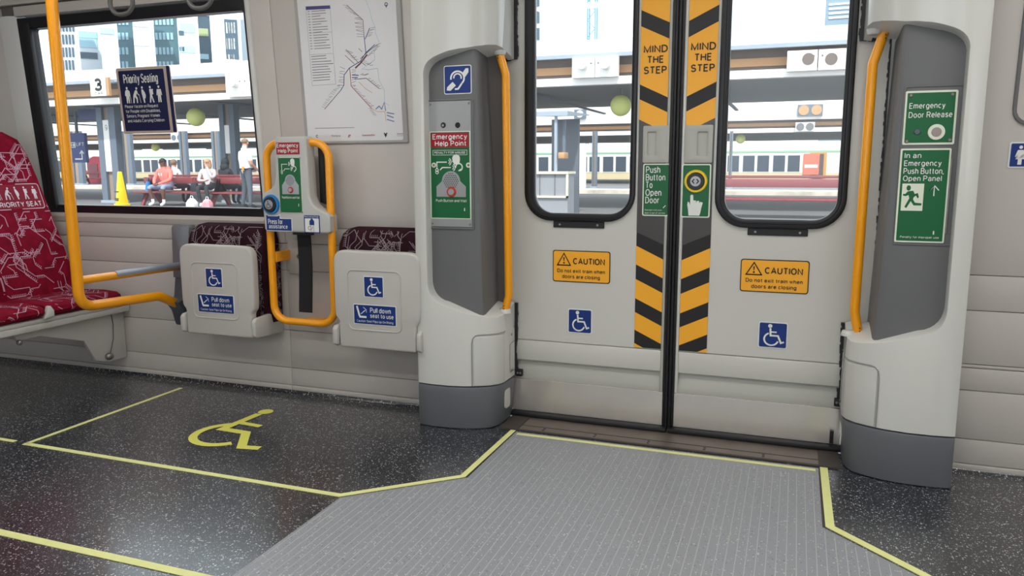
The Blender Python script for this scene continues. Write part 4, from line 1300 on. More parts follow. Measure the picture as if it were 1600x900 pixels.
def mp_at(u, v):
    """photo measurement on the leaning poster to poster coordinates"""
    y = W
    for _ in range(12):
        p = at(u, v, y); y = lean_y(p.z)
    return p.x, p.z


def zoomp(a, b):                    # readings taken from a magnified view of the poster
    return mp_at(380+a/3.75, b/3.75)


def mlines(name, rgb, lines, wd=.0022):
    mt = mat('map_'+name+str(rgb), rgb, .6)
    if name in ('station_names', 'key_rows'):                 # rows of print too small to tell apart
        tag(strokes([('l', [zoomp(*p) for p in ln], wd) for ln in lines], FM, .0004).build(name, mt, mp, True), kind='stuff')
        return
    for ln in lines:
        strokes([('l', [zoomp(*p) for p in ln], wd)], FM, .0004).build(name, mt, mp, True)


mlines('route_line', (104, 66, 74), [[(610, 30), (705, 118), (712, 215)], [(605, 290), (680, 370)], [(600, 325), (655, 375)], [(680, 285), (700, 305)], [(690, 360), (720, 385)]], .0020)
mlines('route_line', (64, 84, 140), [[(712, 215), (722, 310), (690, 360), (625, 400), (595, 440), (593, 500), (575, 530)], [(722, 310), (775, 262)], [(718, 230), (745, 165)]], .0030)
mlines('route_line', (98, 96, 98), [[(575, 530), (480, 640)], [(690, 345), (745, 295), (790, 262)], [(655, 465), (725, 460), (800, 520)]], .0024)
mlines('route_line', (176, 80, 62), [[(628, 400), (636, 505), (755, 635)]], .0026)
mlines('route_line', (116, 72, 84), [[(660, 400), (690, 372), (730, 320)]], .006)
mlines('route_line', (214, 160, 76), [[(755, 635), (790, 655), (835, 655), (838, 710)], [(680, 480), (720, 520), (760, 545)]], .0016)
mlines('coast_line', (176, 200, 212), [[(720, 0), (745, 60), (755, 110), (775, 160), (780, 200), (800, 250), (770, 310), (775, 350), (700, 405), (740, 410), (790, 400), (800, 470), (830, 530), (830, 600), (860, 620)], [(505, 560), (540, 520), (590, 510)]], .0022)
mlines('coast_mark', (110, 124, 170), [[(780, 640), (800, 622), (815, 640), (830, 600), (838, 650)], [(845, 660), (888, 668)], [(845, 675), (885, 690)], [(845, 700), (888, 712)], [(640, 440), (680, 442)], [(640, 455), (675, 455)]], .004)
random.seed(3)
lst = []
for (a, b), (c, d), n, dx_ in (((620, 40), (700, 115), 9, -30), ((700, 120), (715, 215), 9, -45), ((725, 215), (750, 165), 6, 28), ((730, 330), (790, 262), 9, 22), ((575, 500), (480, 630), 15, -16), ((640, 510), (750, 628), 14, 20), ((600, 300), (650, 350), 8, 26), ((690, 360), (745, 385), 7, 20), ((600, 405), (590, 500), 7, -30), ((730, 465), (800, 520), 10, 14), ((690, 440), (720, 440), 5, 20), ((760, 640), (785, 675), 5, -22), ((640, 410), (640, 500), 7, 24)):
    for k in range(n):
        s = k/max(1, n-1); p0 = (a+(c-a)*s, b+(d-b)*s)
        lst.append([p0, (p0[0]+dx_, p0[1]+random.uniform(-14, 2))])
mlines('station_names', (150, 142, 146), lst, .0016)
strokes([('p', [zoomp(370, 40), zoomp(372, 60), zoomp(515, 52), zoomp(512, 33)])], FM, .0004).build('key_header', mat('map_purple', (66, 62, 120), .5), mp, True)
kx = [zoomp(370, 40), zoomp(408, 502), zoomp(545, 494), zoomp(512, 33), zoomp(370, 40)]
strokes([('l', kx, .0012), ('l', [zoomp(394, 322), zoomp(530, 314)], .001), ('l', [zoomp(385, 196), zoomp(524, 188)], .001)], FM, .0003).build('key_box', mat('map_grey', (150, 150, 156), .6), mp, True)
rows = []
for k in range(27):
    bb_ = 68+k*15.6
    if 300 < bb_ < 324:
        continue
    a0 = 372+bb_*.078
    if bb_ < 310:
        rows.append([(a0+4, bb_+1), (a0+16, bb_)]); rows.append([(a0+26, bb_), (a0+26+random.uniform(50, 112), bb_-6)])
    else:
        rows.append([(a0+4, bb_), (a0+random.uniform(90, 132), bb_-7)])
mlines('key_rows', (128, 126, 130), rows, .0026)
text(mp, 'Train, busway, ferry', (zoomp(370, 0)[0], 1.652, zoomp(450, 0)[0], 1.668), FM, MATS['map_purple'], .01, lean=True)
text(mp, 'and light rail network map', (zoomp(455, 0)[0], 1.648, zoomp(640, 0)[0], 1.660), FM, MATS['map_purple'], .0, lean=True)
zl = zoomp(470, 798)[1]
text(mp, 'TRANSLink', (zoomp(455, 0)[0]-.0+.004, zl-.003, zoomp(512, 0)[0]+.004, zl+.003), FM, M_PRINTK, .01, lean=True)
text(mp, 'QueenslandRail', (zoomp(640, 0)[0]+.006, zl-.003, zoomp(716, 0)[0]+.006, zl+.004), FM, M_RED, .01, lean=True)
text(mp, 'Queensland', (zoomp(852, 0)[0]+.006, zl+.001, zoomp(903, 0)[0]+.006, zl+.007), FM, M_PRINTK, .004, lean=True)
text(mp, 'Government', (zoomp(852, 0)[0]+.006, zl-.006, zoomp(900, 0)[0]+.006, zl-.001), FM, MATS['map_grey'], .0, lean=True)
p0, p1, p2 = zoomp(437, 799), zoomp(628, 798), zoomp(838, 788)
strokes([('a', p0[0], p0[1], .0045, .0026, 30, 320)], FM, .0004).build('logo', M_PRINTK, mp, True)
strokes([('l', [(p1[0]-.007, p1[1]-.004), (p1[0]-.003, p1[1]+.004), (p1[0]+.005, p1[1]+.004)], .003), ('l', [(p1[0]-.004, p1[1]-.003), (p1[0]+.003, p1[1]-.001)], .002)], FM, .0004).build('logo', M_RED, mp, True)
strokes([('d', p2[0], p2[1]-.002, .0055), ('d', p2[0]-.005, p2[1]+.004, .003), ('d', p2[0]+.005, p2[1]+.004, .003), ('l', [(p2[0]-.002, p2[1]-.011), (p2[0]+.002, p2[1]-.004)], .003)], FM, .0004).build('crest', M_PRINTK, mp, True)
p3 = zoomp(841, 27)
strokes([('a', p3[0], p3[1], .006, .003, 0, 360), ('l', [(p3[0], p3[1]-.012), (p3[0], p3[1])], .003)], FM, .0004).build('north_point', mat('map_navy', (50, 56, 96), .5), mp, True)
mlines('note_row', (120, 120, 126), [[(425, 752), (655, 748)]], .0018)

# ------------------------------------------------------------------ hanging strap rings on an overhead rail
orl = T('overhead_rail', 'round yellow overhead rail carrying the strap handles', 'rail', (-2.2, 2.4, 1.9))
MB().tube([(X0+.01, 2.4, 1.92), (-1.5, 2.4, 1.92)], .016, 14).build('tube', M_YEL, orl)
for xx in (-5.0, -3.4, -1.7):
    MB().tube([(xx, 2.4, 1.92), (xx, 2.4, 2.1)], .010, 10).build('stay', M_YEL, orl)


def ring(xc, zb, label):
    t = T('strap_handle', label, 'strap handle', (xc, 2.4, zb))
    pts = []
    hw, hh = .062, .13
    prof = [(-.018, 0), (-.042, .012), (-.056, .038), (-.050, .085), (-.034, .135), (.034, .135), (.050, .085), (.056, .038), (.042, .012), (.018, 0)]
    pv = [Vector((xc+a, 2.4, zb+b+.0075)) for a, b in prof]
    sm = []
    n = len(pv)
    for i in range(n):
        p0, p1, p2, p3 = pv[i-1], pv[i], pv[(i+1) % n], pv[(i+2) % n]
        for k in range(4):
            s = k/4; sm.append(.5*((2*p1)+(p2-p0)*s+(2*p0-5*p1+4*p2-p3)*s*s+(3*p1-p0-3*p2+p3)*s**3))
    MB().closed_tube(sm, .0085, 10).build('handle', M_RING, t)
    MB().box(xc-.018, xc+.018, 2.397, 2.403, zb+.135, 1.94).build('strap', M_STRAP, t)
    MB().tube([(xc-.02, 2.4, 1.92), (xc+.02, 2.4, 1.92)], .0215, 14).build('rail_loop', M_STRAP, t)


ring(-2.476, 1.577, 'dark grey strap handle hanging above the priority seating notice')
ring(-2.100, 1.574, 'dark grey strap handle hanging near the window end by the map')
# ------------------------------------------------------------------ the station outside
M_CONC = mat('platform_concrete', (112, 112, 114), .85, var=.08, scale=.6)
M_PEDGE = mat('platform_edge_white', (232, 226, 216), .8, var=.1, scale=1.2)
M_PFACE = mat('platform_face_stained', (196, 186, 172), .9, var=.3, scale=1.5)
M_TRACK = mat('track_ballast', (110, 102, 94), .95, var=.2, scale=3)
M_CANW = mat('canopy_white', (236, 232, 228), .6)
M_CANG = mat('canopy_gutter_bluegrey', (150, 162, 176), .5)
M_CAND = mat('canopy_recess_brown', (112, 100, 94), .8)
M_CANO = mat('canopy_orange_tan', (182, 140, 100), .7)  # orange glow of the lit canopy strips as plain colour, shared by some brackets
M_SOFF = mat('canopy_soffit', (124, 126, 128), .8)
M_COLG = mat('column_bluegrey', (96, 108, 122), .6)
M_TAN = mat('column_board_tan', (150, 132, 116), .7)
M_MAROON = mat('bench_maroon', (128, 56, 60), .5)
M_DARKM = mat('bench_dark', (62, 44, 52), .6)
PZ = -.05


def pbox(b, u0, v0, u1, v1, y, dep):
    q = box_at(u0, v0, u1, v1, y); return b.box(q[0], q[2], y, y+dep, q[1], q[3])


tag(MB().box(-70, 30, 3.02, 29, PZ-.4, PZ).build('platform_near', M_CONC), 'grey concrete station platform outside the train', kind='structure')
tag(MB().box(-120, 40, 29, 34, -1.6, -1.4).build('track_bed', M_TRACK), 'ballast track bed between the platforms', kind='structure')
far = MB().box(-120, 40, 34, 61, -1.5, PZ).build('platform_far', M_CONC)
tag(far, 'second platform across the tracks', kind='structure')
MB().box(-120, 40, 33.9, 34.9, PZ-.001, PZ+.02).build('edge_line', M_PEDGE, far)
MB().box(-120, 40, 33.86, 34.0, -.45, PZ).build('edge_face', M_PFACE, far)
tag(MB().box(-400, 200, 61, 300, -2.2, -2.0).build('ground', M_TRACK), 'ground beyond the station', kind='structure')


def zat(v, y, u=910):
    return at(u, v, y).z


def canopy(label, y, bands, xa, xb, soff_y, soff_v, roof):
    t = T('platform_canopy', label, 'canopy', ((xa+xb)/2, y, zat(bands[-1][1], y)))
    for v0, v1, nm, mt, dy, dep in bands:
        MB().box(xa, xb, y+dy, y+dy+dep, zat(v1, y+dy), zat(v0, y+dy)).build(nm, mt, t)
    zf = zat(bands[-1][1], y)+.02; zb = zat(soff_v, soff_y)
    MB().pyz([(y+.3, zf), (soff_y, zb), (soff_y, zb+.06), (y+.3, zf+.06)], xa, xb).build('soffit', M_SOFF, t)
    zr = zat(bands[0][0], y)
    MB().pyz([(y+.05, zr-.04), (soff_y, zr+roof-.04), (soff_y, zr+roof), (y+.05, zr)], xa, xb).build('roof_sheet', M_CANW, t)
    n = int((xb-xa)/2.2)
    for k in range(n):
        xx = xa+(k+.5)*(xb-xa)/n
        MB().box(xx-.05, xx+.05, y+.4, soff_y-.2, zf-.02, zf+.03).build('rafter', M_COLG, t) if k % 2 == 0 else None
    return t


canopy('nearest platform canopy with white fascia, blue-grey gutter and orange light strip', 17, [(63, 84, 'fascia', M_CANW, 0, .1), (84, 90, 'gutter', M_CANG, -.04, .12), (90, 104, 'recess_board', M_CAND, .30, .05), (104, 116, 'light_strip', M_CANO, .26, .05), (116, 121, 'recess_board', M_CAND, .30, .05), (121, 133, 'beam', M_CANW, .02, .2)], -34, 8, 27, 168, -.3)
canopy('second platform canopy across the tracks with a lower orange light strip', 44, [(168, 187, 'fascia', M_CANW, 0, .2), (187, 194, 'gutter', M_CANW, -.1, .2), (194, 198, 'recess_board', M_CAND, .5, .1), (198, 203, 'light_strip', M_CANO, .45, .1), (203, 206, 'recess_board', M_CAND, .5, .1), (206, 212, 'beam', M_CANW, .02, .3)], -84, 18, 58, 224, -.6)

# horn boxes on the near canopy beam
for u0, v0, u1, v1, c1, c2, hole in ((895, 89, 966, 121, (911, 102), (947, 101), False), (1230, 78, 1327, 110, (1263, 92), (1299, 92), True), (355, 113, 408, 151, (368, 130), (396, 130), False)):
    q = box_at(u0, v0, u1, v1, 16.9)
    t = T('beam_bracket_box', 'white box on the canopy beam with two round %s, seen through the %s' % ('openings' if hole else 'drums', {895: 'left door window', 1230: 'right door window', 355: 'big window'}[u0]), 'bracket box', ((q[0]+q[2])/2, 16.95, q[1]))
    MB().box(q[0], (q[0]+q[2])/2-.01, 16.84, 17.0, q[1], q[3]).build('plate', M_CANW, t)
    MB().box((q[0]+q[2])/2+.01, q[2], 16.84, 17.0, q[1], q[3]).build('plate', M_CANW, t)
    for c in (c1, c2):
        p = at(c[0], c[1], 16.84)
        MB().disc(p, (0, -1, 0), .115, .012 if hole else .16, 20, .115 if hole else .10).build('opening' if hole else 'drum', M_CAND if hole else M_CANW, t)
    for dx_ in (-.08, .08):
        MB().disc(((q[0]+q[2])/2+dx_, 16.84, (q[1]+q[3])/2+.08), (0, -1, 0), .02, .01, 8).build('bolt', M_GREY, t)
for u, v, mt, hm, wd in ((1266, 172, M_COLG, M_CANO, 40), (1258, 198, M_CANW, M_GREY, 30), (276, 215, M_CANW, M_COLG, 18), (906, 178, M_COLG, M_CANW, 18)):
    q = box_at(u-wd/2, v-9 if wd > 30 else v-7, u+wd/2, v+9 if wd > 30 else v+7, 43.7)
    t = T('beam_bracket_box', 'small %s bracket box with round openings on the far canopy%s' % ('dark' if mt is M_COLG else 'white', {1266: ' fascia by the bench', 1258: ' above the far train', 276: ' above the seated people', 906: ' above the white cabinet'}[u]), 'bracket box', ((q[0]+q[2])/2, 43.7, q[1]))
    MB().box(q[0], q[2], 43.7, 43.9, q[1], q[3]).build('plate', mt, t)
    for s in ((-.25, .25) if u != 906 else (0,)):
        MB().disc(((q[0]+q[2])/2+s*(q[2]-q[0]), 43.7, (q[1]+q[3])/2), (0, -1, 0), .2 if wd < 31 else .26, .03, 16).build('opening', hm, t)


def column(label, u0, u1, vt, y, board=None, num=False):
    a, b_ = at(u0, 300, y).x, at(u1, 300, y).x
    t = T('platform_column', label, 'column', ((a+b_)/2, y, PZ))
    zt = zat(vt, y, u0); w_ = b_-a
    MB().box(a, a+w_*.3, y-.12, y+.12, PZ, zt).build('flange', M_COLG, t)
    MB().box(b_-w_*.35, b_, y-.12, y+.12, PZ, zt).build('flange', M_COLG, t)
    MB().box(a+w_*.3, b_-w_*.35, y-.02, y+.02, PZ, zt).build('web', M_TAN, t)
    if board:
        q0, q1 = zat(board[1], y, u0), zat(board[0], y, u0)
        MB().box(a+w_*.30, b_-w_*.33, y-.10, y-.02, q0, q1).build('board', M_CANW, t)
        if num:
            text(t, '9', (a+w_*.42, q1-.30, a+w_*.55, q1-.14), front(y-.101), M_PRINTK)
    MB().box(a-.05, b_+.05, y-.15, y+.15, PZ, PZ+.08).build('base_plate', M_CANG, t)


column('blue-grey platform column with a white board numbered 9', 165, 193, 168, 17.9, (188, 268), True)
column('blue-grey platform column behind the standing man', 353, 376, 160, 18.9, (196, 240))
for u0, u1, lb in ((116, 134, 'slim column on the far platform left of the red kiosk'), (196, 212, 'slim column on the far platform behind the wet floor cone'), (287, 297, 'slim column on the far platform behind the seated people'), (337, 349, 'slim column on the far platform beside the seated woman'), (888, 897, 'slim column on the far platform behind the white cabinet'), (925, 932, 'slim column on the far platform right of the white cabinet'), (1137, 1142, 'slim column on the far platform at the door window edge')):
    column(lb, u0, u1, 205, 36.5)

# signs on the near platform
q = box_at(141, 121, 164.5, 150, 16.6)
t = T('car_stop_sign', 'white board with a black 3 and the word CAR under the canopy edge', 'sign', ((q[0]+q[2])/2, 16.6, q[1]))
MB().box(q[0], q[2], 16.6, 16.66, q[1], q[3]).build('board', M_PRINTW, t)
f = fit(*q); g2 = lambda a, b_, c, e: (f(a, b_)+f(c, e))
text(t, '3', g2(.26, .27, .80, .95), front(16.6), M_PRINTK, .03, .004)
text(t, 'CAR', g2(.28, .06, .82, .22), front(16.6), M_PRINTK, .01, .004)
MB().box(q[2]+.02, q[2]+.10, 16.62, 16.70, q[1], q[3]).build('bracket', M_CANO, t)
MB().box(q[0]+.05, q[2]-.05, 16.66, 17.1, q[3]-.12, q[3]-.04).build('bracket', M_CANG, t)
q = box_at(107, 208, 133, 254, 20)
t = T('lift_sign', 'blue hanging board with the word LIFT and a white arrow', 'sign', ((q[0]+q[2])/2, 20, q[1]))
MB().box(q[0], q[2], 20, 20.12, q[1], q[3]).build('board', mat('lift_blue', (58, 78, 140), .5), t)
MB().box((q[0]+q[2])/2-.04, (q[0]+q[2])/2+.04, 20.03, 20.09, q[3], 2.86).build('hanger', M_COLG, t)
f = fit(*q); g2 = lambda a, b_, c, e: (f(a, b_)+f(c, e))
text(t, 'LIFT', g2(.50, .56, .95, .68), front(20), M_PRINTW, .01, .004)
strokes([('l', [f(.10, .68), f(.42, .68), f(.42, .52), f(.10, .52), f(.10, .68)], .03), ('d',)+f(.18, .60)+(.05,), ('d',)+f(.34, .60)+(.05,), ('l', [f(.35, .12), f(.78, .12), f(.78, .38)], .05), ('l', [f(.66, .30), f(.78, .40), f(.90, .30)], .04)], front(20), .004).build('lift_symbol', M_PRINTW, t)
q = box_at(122, 166, 168, 188, 19)
t = T('departure_board', 'dark blue departure board under the near canopy', 'sign', ((q[0]+q[2])/2, 19, q[1]))
MB().box(q[0], q[2], 19, 19.2, q[1], q[3]).bevel(.02, 1).build('housing', mat('board_blue', (44, 54, 108), .3), t)
for s in (.2, .8):
    xx = q[0]+(q[2]-q[0])*s; MB().box(xx-.03, xx+.03, 19.08, 19.14, q[3], 2.83).build('hanger', M_COLG, t)

# lime globes
M_LIME = mat('lime_globe', (232, 238, 140), .5)
for u, v, y, r, zt, lb in ((306, 183, 18.6, .265, 2.81, 'lime green globe hanging under the near canopy above the bench'), (970, 165, 18.6, .25, 2.81, 'lime green globe hanging under the near canopy, seen in the left door window'), (243, 230, 46, .30, 2.60, 'small lime green globe on the far platform above the blue flask'), (1157, 217, 46, .27, 2.60, 'small lime green globe on the far platform, seen in the right door window')):
    p = at(u, v, y)
    t = T('lime_globe', lb, 'globe', (p.x, p.y, p.z-r))
    MB().ball(p, r, r, r, 20, 12).build('globe', M_LIME, t)
    MB().tube([(p.x, p.y, p.z+r*.9), (p.x, p.y, zt)], .012, 6).build('cord', M_GREY, t)


def bench(label, u0, u1, y):
    a, b_ = at(u0, 290, y).x, at(u1, 290, y).x
    t = T('platform_bench', label, 'bench', ((a+b_)/2, y, PZ))
    MB().box(a, b_, y+.02, y+.07, .56, .73).bevel(.01, 2).build('backrest', M_MAROON, t)
    MB().box(a, b_, y+.20, y+.24, .74, .80).bevel(.01, 2).build('top_rail', M_MAROON, t)
    MB().box(a, b_, y-.42, y, .300, .345).bevel(.01, 2).build('seat', M_MAROON, t)
    MB().box(a, b_, y+.10, y+.50, .300, .345).bevel(.01, 2).build('seat', M_MAROON, t)
    n = max(2, int((b_-a)/1.4))
    for k in range(n):
        xx = a+.25+(b_-a-.5)*k/(n-1)
        MB().pyz([(y-.36, PZ), (y-.28, PZ), (y-.05, .300), (y+.03, .56), (y+.03, .74), (y+.09, .74), (y+.10, .300), (y+.36, PZ), (y+.44, PZ), (y+.30, .300), (y-.34, .300), (y-.18, .26)], xx-.04, xx+.04).build('leg_frame', M_MAROON, t)


bench('long maroon platform bench with the seated people', 224, 470, 17.0)
bench('long maroon platform bench seen through the right door window', 1095, 1345, 16.6)
bench('maroon bench on the far platform behind the wet floor cone', 128, 170, 38)

# red kiosk on the far platform
q = box_at(138, 244, 171, 300, 39)
t = T('red_kiosk', 'dark red kiosk with a sloping top on the far platform', 'kiosk', ((q[0]+q[2])/2, 39.5, PZ))
MB().pxz([(q[0], PZ), (q[2], PZ), (q[2], q[3]-.05), (q[0]+.5, q[3]), (q[0], q[3]-.25)], 39, 40.2).bevel(.03, 1).build('body', mat('kiosk_red', (128, 22, 40), .5), t)
MB().box(q[0]+.15, (q[0]+q[2])/2-.05, 38.97, 39.0, .3, q[3]-.5).build('panel', mat('kiosk_dark', (92, 40, 52), .4), t)
MB().box((q[0]+q[2])/2+.05, q[2]-.15, 38.97, 39.0, .3, q[3]-.4).build('panel', mat('kiosk_red2', (150, 26, 48), .4), t)

# wet floor cone
p = at(191, 318, 16.6); hh = at(191, 268, 16.6).z-PZ
t = T('wet_floor_cone', 'tall yellow wet floor cone standing on the platform', 'cone', (p.x, 16.6, PZ))
rings = []
for z, w_ in ((PZ+.05, .155), (PZ+hh*.5, .105), (PZ+hh*.96, .058), (PZ+hh, .045)):
    rings.append([(p.x+w_*a, 16.6+w_*b_, z) for a, b_ in ((-.85, -.7), (.45, -1), (1, .5), (-.3, 1))])
MB().loft(rings).bevel(.008, 2).build('cone', mat('cone_yellow', (250, 206, 0), .4), t)
MB().pxy([(p.x+.185*a, 16.6+.185*b_) for a, b_ in ((-.9, -.75), (.48, -1.05), (1.05, .55), (-.35, 1.05))], PZ, PZ+.055).bevel(.01, 2).build('base', MATS['cone_yellow'], t)
for k, (z, wd) in enumerate(((PZ+hh*.40, .13), (PZ+hh*.20, .15), (PZ+hh*.15, .14))):
    MB().box(p.x-.04-wd/2, p.x-.04+wd/2, 16.6-.122-.008*k-(.016 if k else 0), 16.6-.10, z, z+.022).build('warning_text', M_PRINTK, t)

# blue flask on the bench
p = at(231.5, 290, 16.8)
t = T('blue_flask', 'blue flask standing on the end of the bench', 'flask', (p.x, 16.8, .346))
MB().disc((p.x, 16.8, .346), (0, 0, 1), .085, .27, 18, .055).build('body', mat('flask_blue', (24, 116, 184), .4), t)
MB().disc((p.x, 16.8, .655), (0, 0, 1), .045, .05, 16, .04).build('cap', mat('flask_cap', (30, 70, 120), .4), t)

# ticket booth and white cabinet seen in the left door window
q = box_at(832, 268, 888, 309, 15)
t = T('ticket_booth', 'grey glazed booth with a cream framed counter in the left door window', 'booth', ((q[0]+q[2])/2, 15.5, PZ))
M_BOOTH = mat('booth_grey', (140, 142, 148), .6); M_BCREAM = mat('booth_cream', (216, 206, 184), .6)
MB().box(q[0], q[2]-.02, 15.02, 15.5, PZ, q[3]-.02).build('counter_panel', M_BOOTH, t)
MB().box(q[0], q[2], 14.96, 15.55, q[3]-.05, q[3]).build('counter_rail', M_BCREAM, t)
MB().box(q[0], q[2], 14.97, 15.02, q[1], q[1]+.04).build('counter_rail', M_BCREAM, t)
MB().box(q[2]-.04, q[2], 14.97, 15.02, q[1], q[3]-.05).build('counter_post', M_BCREAM, t)
for s in (.2, .62):
    xx = q[0]+(q[2]-q[0])*s; MB().box(xx-.006, xx+.006, 15.0, 15.02, q[1]+.04, q[3]-.05).build('mullion', M_GREY, t)
c = box_at(866, 182, 870, 268, 15); MB().box(c[0], c[2], 15.0, 15.06, c[1], c[3]).build('post', M_CANG, t)
c = box_at(879, 188, 883, 248, 15.2); MB().box(c[0], c[2], 15.2, 15.26, c[1], c[3]).build('post', M_COLG, t)
c = box_at(826, 172, 889, 182, 15); MB().pyz([(14.9, c[1]), (16.6, c[1]+.1), (16.6, c[3]), (14.9, c[3]-.03)], c[0], c[2]).build('roof', M_CANG, t)
MB().box(q[0], q[2]-.15, 16.3, 16.4, PZ, c[1]+.02).build('back_wall', mat('booth_dark', (92, 98, 108), .5), t)
c = box_at(874, 238, 884, 248, 15); MB().box(c[0], c[2], 14.9, 15.2, c[1], c[3]).bevel(.02, 2).build('lamp_box', M_CANO, t)
q = box_at(893, 237, 911, 293, 35.3)
t = T('equipment_cabinet', 'tall white equipment cabinet on the far platform', 'cabinet', ((q[0]+q[2])/2, 35.5, PZ))
MB().box(q[0], q[2], 35.3, 35.9, PZ, q[3]).bevel(.02, 1).build('body', M_CANW, t)
MB().box(q[0]+.05, q[2]-.05, 35.27, 35.3, PZ+.1, q[3]-.08).build('door', M_PRINTW, t)
MB().box(q[0]+.08, q[0]+.12, 35.24, 35.27, .6, .75).build('handle', M_GREY, t)

# far train
TY = 62.0
xa, xb = at(20, 255, TY).x, at(1400, 255, TY).x
t = T('far_train', 'cream and white train standing beyond the far platform', 'train', ((xa+xb)/2, TY+1.4, -1))
M_TR = mat('train_white', (240, 236, 222), .4); M_TG = mat('train_window_glass', (60, 72, 88), .15)
z0, z1 = zat(282, TY, 1200), zat(270, TY, 1200)
MB().pyz([(TY, -1.0), (TY, 2.1), (TY+.15, 2.5), (TY+.6, 2.75), (TY+2.2, 2.75), (TY+2.65, 2.5), (TY+2.8, 2.1), (TY+2.8, -1.0)], xa, xb).build('body', M_TR, t)
MB().box(xa, xb, TY-.03, TY, -.3, .45).build('lower_band', mat('train_cream', (222, 206, 168), .5), t)
MB().box(xa, xb, TY-.03, TY, 1.95, 2.10).build('upper_band', mat('train_green', (150, 190, 164), .5), t)
wz0, wz1 = zat(268, TY, 1200), zat(243, TY, 1200)
px0 = at(1161, 255, TY).x; pitch = at(1208, 255, TY).x-px0; ww = at(1179, 255, TY).x-px0
k = -34
while px0+pitch*k < xb-3:
    x_ = px0+pitch*k
    if x_ > xa+1 and k not in (2, 3, -9, -10, -22):
        f_ = MB().box(x_-.1, x_+2*ww+.3, TY-.05, TY-.01, wz0-.08, wz1+.08).build('window_frame', M_PRINTW, t)
        for s in (0, ww+.2):
            MB().box(x_+s, x_+s+ww, TY-.07, TY-.04, wz0, wz1).build('window', M_TG, f_)
    elif x_ > xa+1:
        f_ = MB().box(x_+.4, x_+1.55, TY-.06, TY-.01, -.2, wz1+.2).build('door', mat('train_door', (214, 150, 70), .5), t)
        MB().box(x_+.6, x_+1.35, TY-.08, TY-.05, -.1, wz1+.1).build('door_opening', mat('train_door_dark', (88, 74, 66), .6), f_)
    k += 1
q = box_at(1255, 240, 1280, 273, TY-.1)
MB().box(q[0], q[2], TY-.12, TY-.05, q[1], q[3]).build('poster', mat('train_poster', (232, 120, 96), .5), t)
MB().box(q[0]+.1, q[2]-.1, TY-.14, TY-.11, q[1]+.5, q[1]+.75).build('poster', M_PRINTW, t)

# city buildings far behind
M_BW = mat('tower_white', (226, 230, 234), .6, var=.04, scale=.2); M_BP = mat('tower_pale', (198, 210, 220), .6)
M_BT = mat('tower_teal_glass', (86, 124, 136), .2); M_BD = mat('tower_dark_glass', (70, 92, 108), .2); M_BL = mat('tower_light_glass', (170, 208, 222), .2)
BY = 120


def tower(label, u0, u1, v0, mt, y, wins, dep=9):
    """block whose front looks towards the station, i.e. square to the line of sight from the train"""
    P = at((u0+u1)/2, 100, y)-Vector((0, 0, CAMH)); P.z = 0; r_ = P.length; dr = P/r_; sd = Vector((dr.y, -dr.x, 0))

    def loc(u, v):
        q_ = at(u, v, y)-Vector((0, 0, CAMH)); k_ = r_/q_.dot(dr); q_ = q_*k_
        return q_.dot(sd), q_.z+CAMH
    t = T('office_tower', label, 'building', (P.x, P.y, 0)); t.rotation_euler.z = math.atan2(-P.x, P.y); ORG[t.name] = Vector()
    (xa_, za), (xb_, zb) = loc(u0, v0), loc(u1, v0)
    MB().box(xa_, xb_, 0, dep, -2, (za+zb)/2).build('wall', mt, t)
    for a, b_, c, e, m2 in wins:
        (x0_, z1_), (x1_, _) = loc(a, b_), loc(c, b_); z0_ = loc(a, e)[1]
        MB().box(max(x0_, xa_), min(x1_, xb_), -.15, .1, z0_, z1_).build('window', m2, t)
    MB().box(xa_+.5, xa_+2, 2, 5, (za+zb)/2, (za+zb)/2+1.5).build('plant_room', M_BP, t)
    return t


tower('pale plain office tower at the end of the big window', 30, 88, -12, M_BP, 132, [(46, 0, 60, 100, M_BW)])
wins = []
for r_ in range(5):
    for c_ in range(5):
        wins.append((91+c_*5.2, 14+r_*20, 94.4+c_*5.2, 29+r_*20, M_BD))
tower('white tower with rows of narrow dark slit windows', 86, 117, -10, M_BW, 118, wins)
tower('white tower with wide pale blue window bands', 116, 152, -20, M_BW, 130, [(117, 48, 151, 58, M_BL), (117, 59, 151, 73, M_BL), (124, 81, 152, 91, M_BD), (117, 14, 150, 30, M_BL)])
tower('pale grey striped tower between glass towers', 150, 178, -20, M_BP, 118, [(151, 43, 177, 52, M_BL), (151, 20, 176, 30, M_BL)])


def teal(label, u0, u1, y):
    w_ = []
    n = int((u1-u0-1)/6)
    for r_, v in enumerate((5, 28, 51, 74, 96)):
        for c_ in range(n):
            w_.append((u0+2+c_*6, v, u0+6+c_*6, v+11, M_BL))
    tower(label, u0, u1, -15, M_BT, y, w_)


teal('dark teal glass tower beside the pale striped tower', 176, 206, 130)
tower('plain white concrete tower core between the teal towers', 203, 236, -15, M_BW, 118, [(218, -10, 219, 100, M_BP), (206, 40, 232, 41, M_BP), (206, 70, 234, 71, M_BP)])
teal('dark teal glass tower behind the priority seating notice', 234, 275, 130)
tower('white stepped tower with two short window bands', 273, 306, -15, M_BW, 118, [(280, 36, 304, 50, M_BL), (281, 71, 304, 82, M_BL), (279, 48, 287, 55, M_BD), (280, 73, 288, 80, M_BD)])
tower('dark blue-grey glass tower slot', 304, 327, -15, M_BD, 130, [(306, 44, 325, 56, mat('tower_yellow_glass', (178, 190, 140), .3)), (306, 20, 326, 24, M_BL), (307, 84, 326, 92, M_BL)])
tower('white tower with one tall column of dark windows', 325, 373, -12, M_BW, 118, [(350, 30, 370, 92, M_BD)]+[(352.5+4*c_, 35+25*r_, 354.8+4*c_, 52+25*r_, M_PRINTW) for c_ in range(4) for r_ in range(3)]+[(332, 20, 333, 95, M_BP)])
tower('pale blue-grey tower at the right end of the big window', 372, 420, -12, M_BP, 130, [(385, 10, 386, 100, M_BW)])
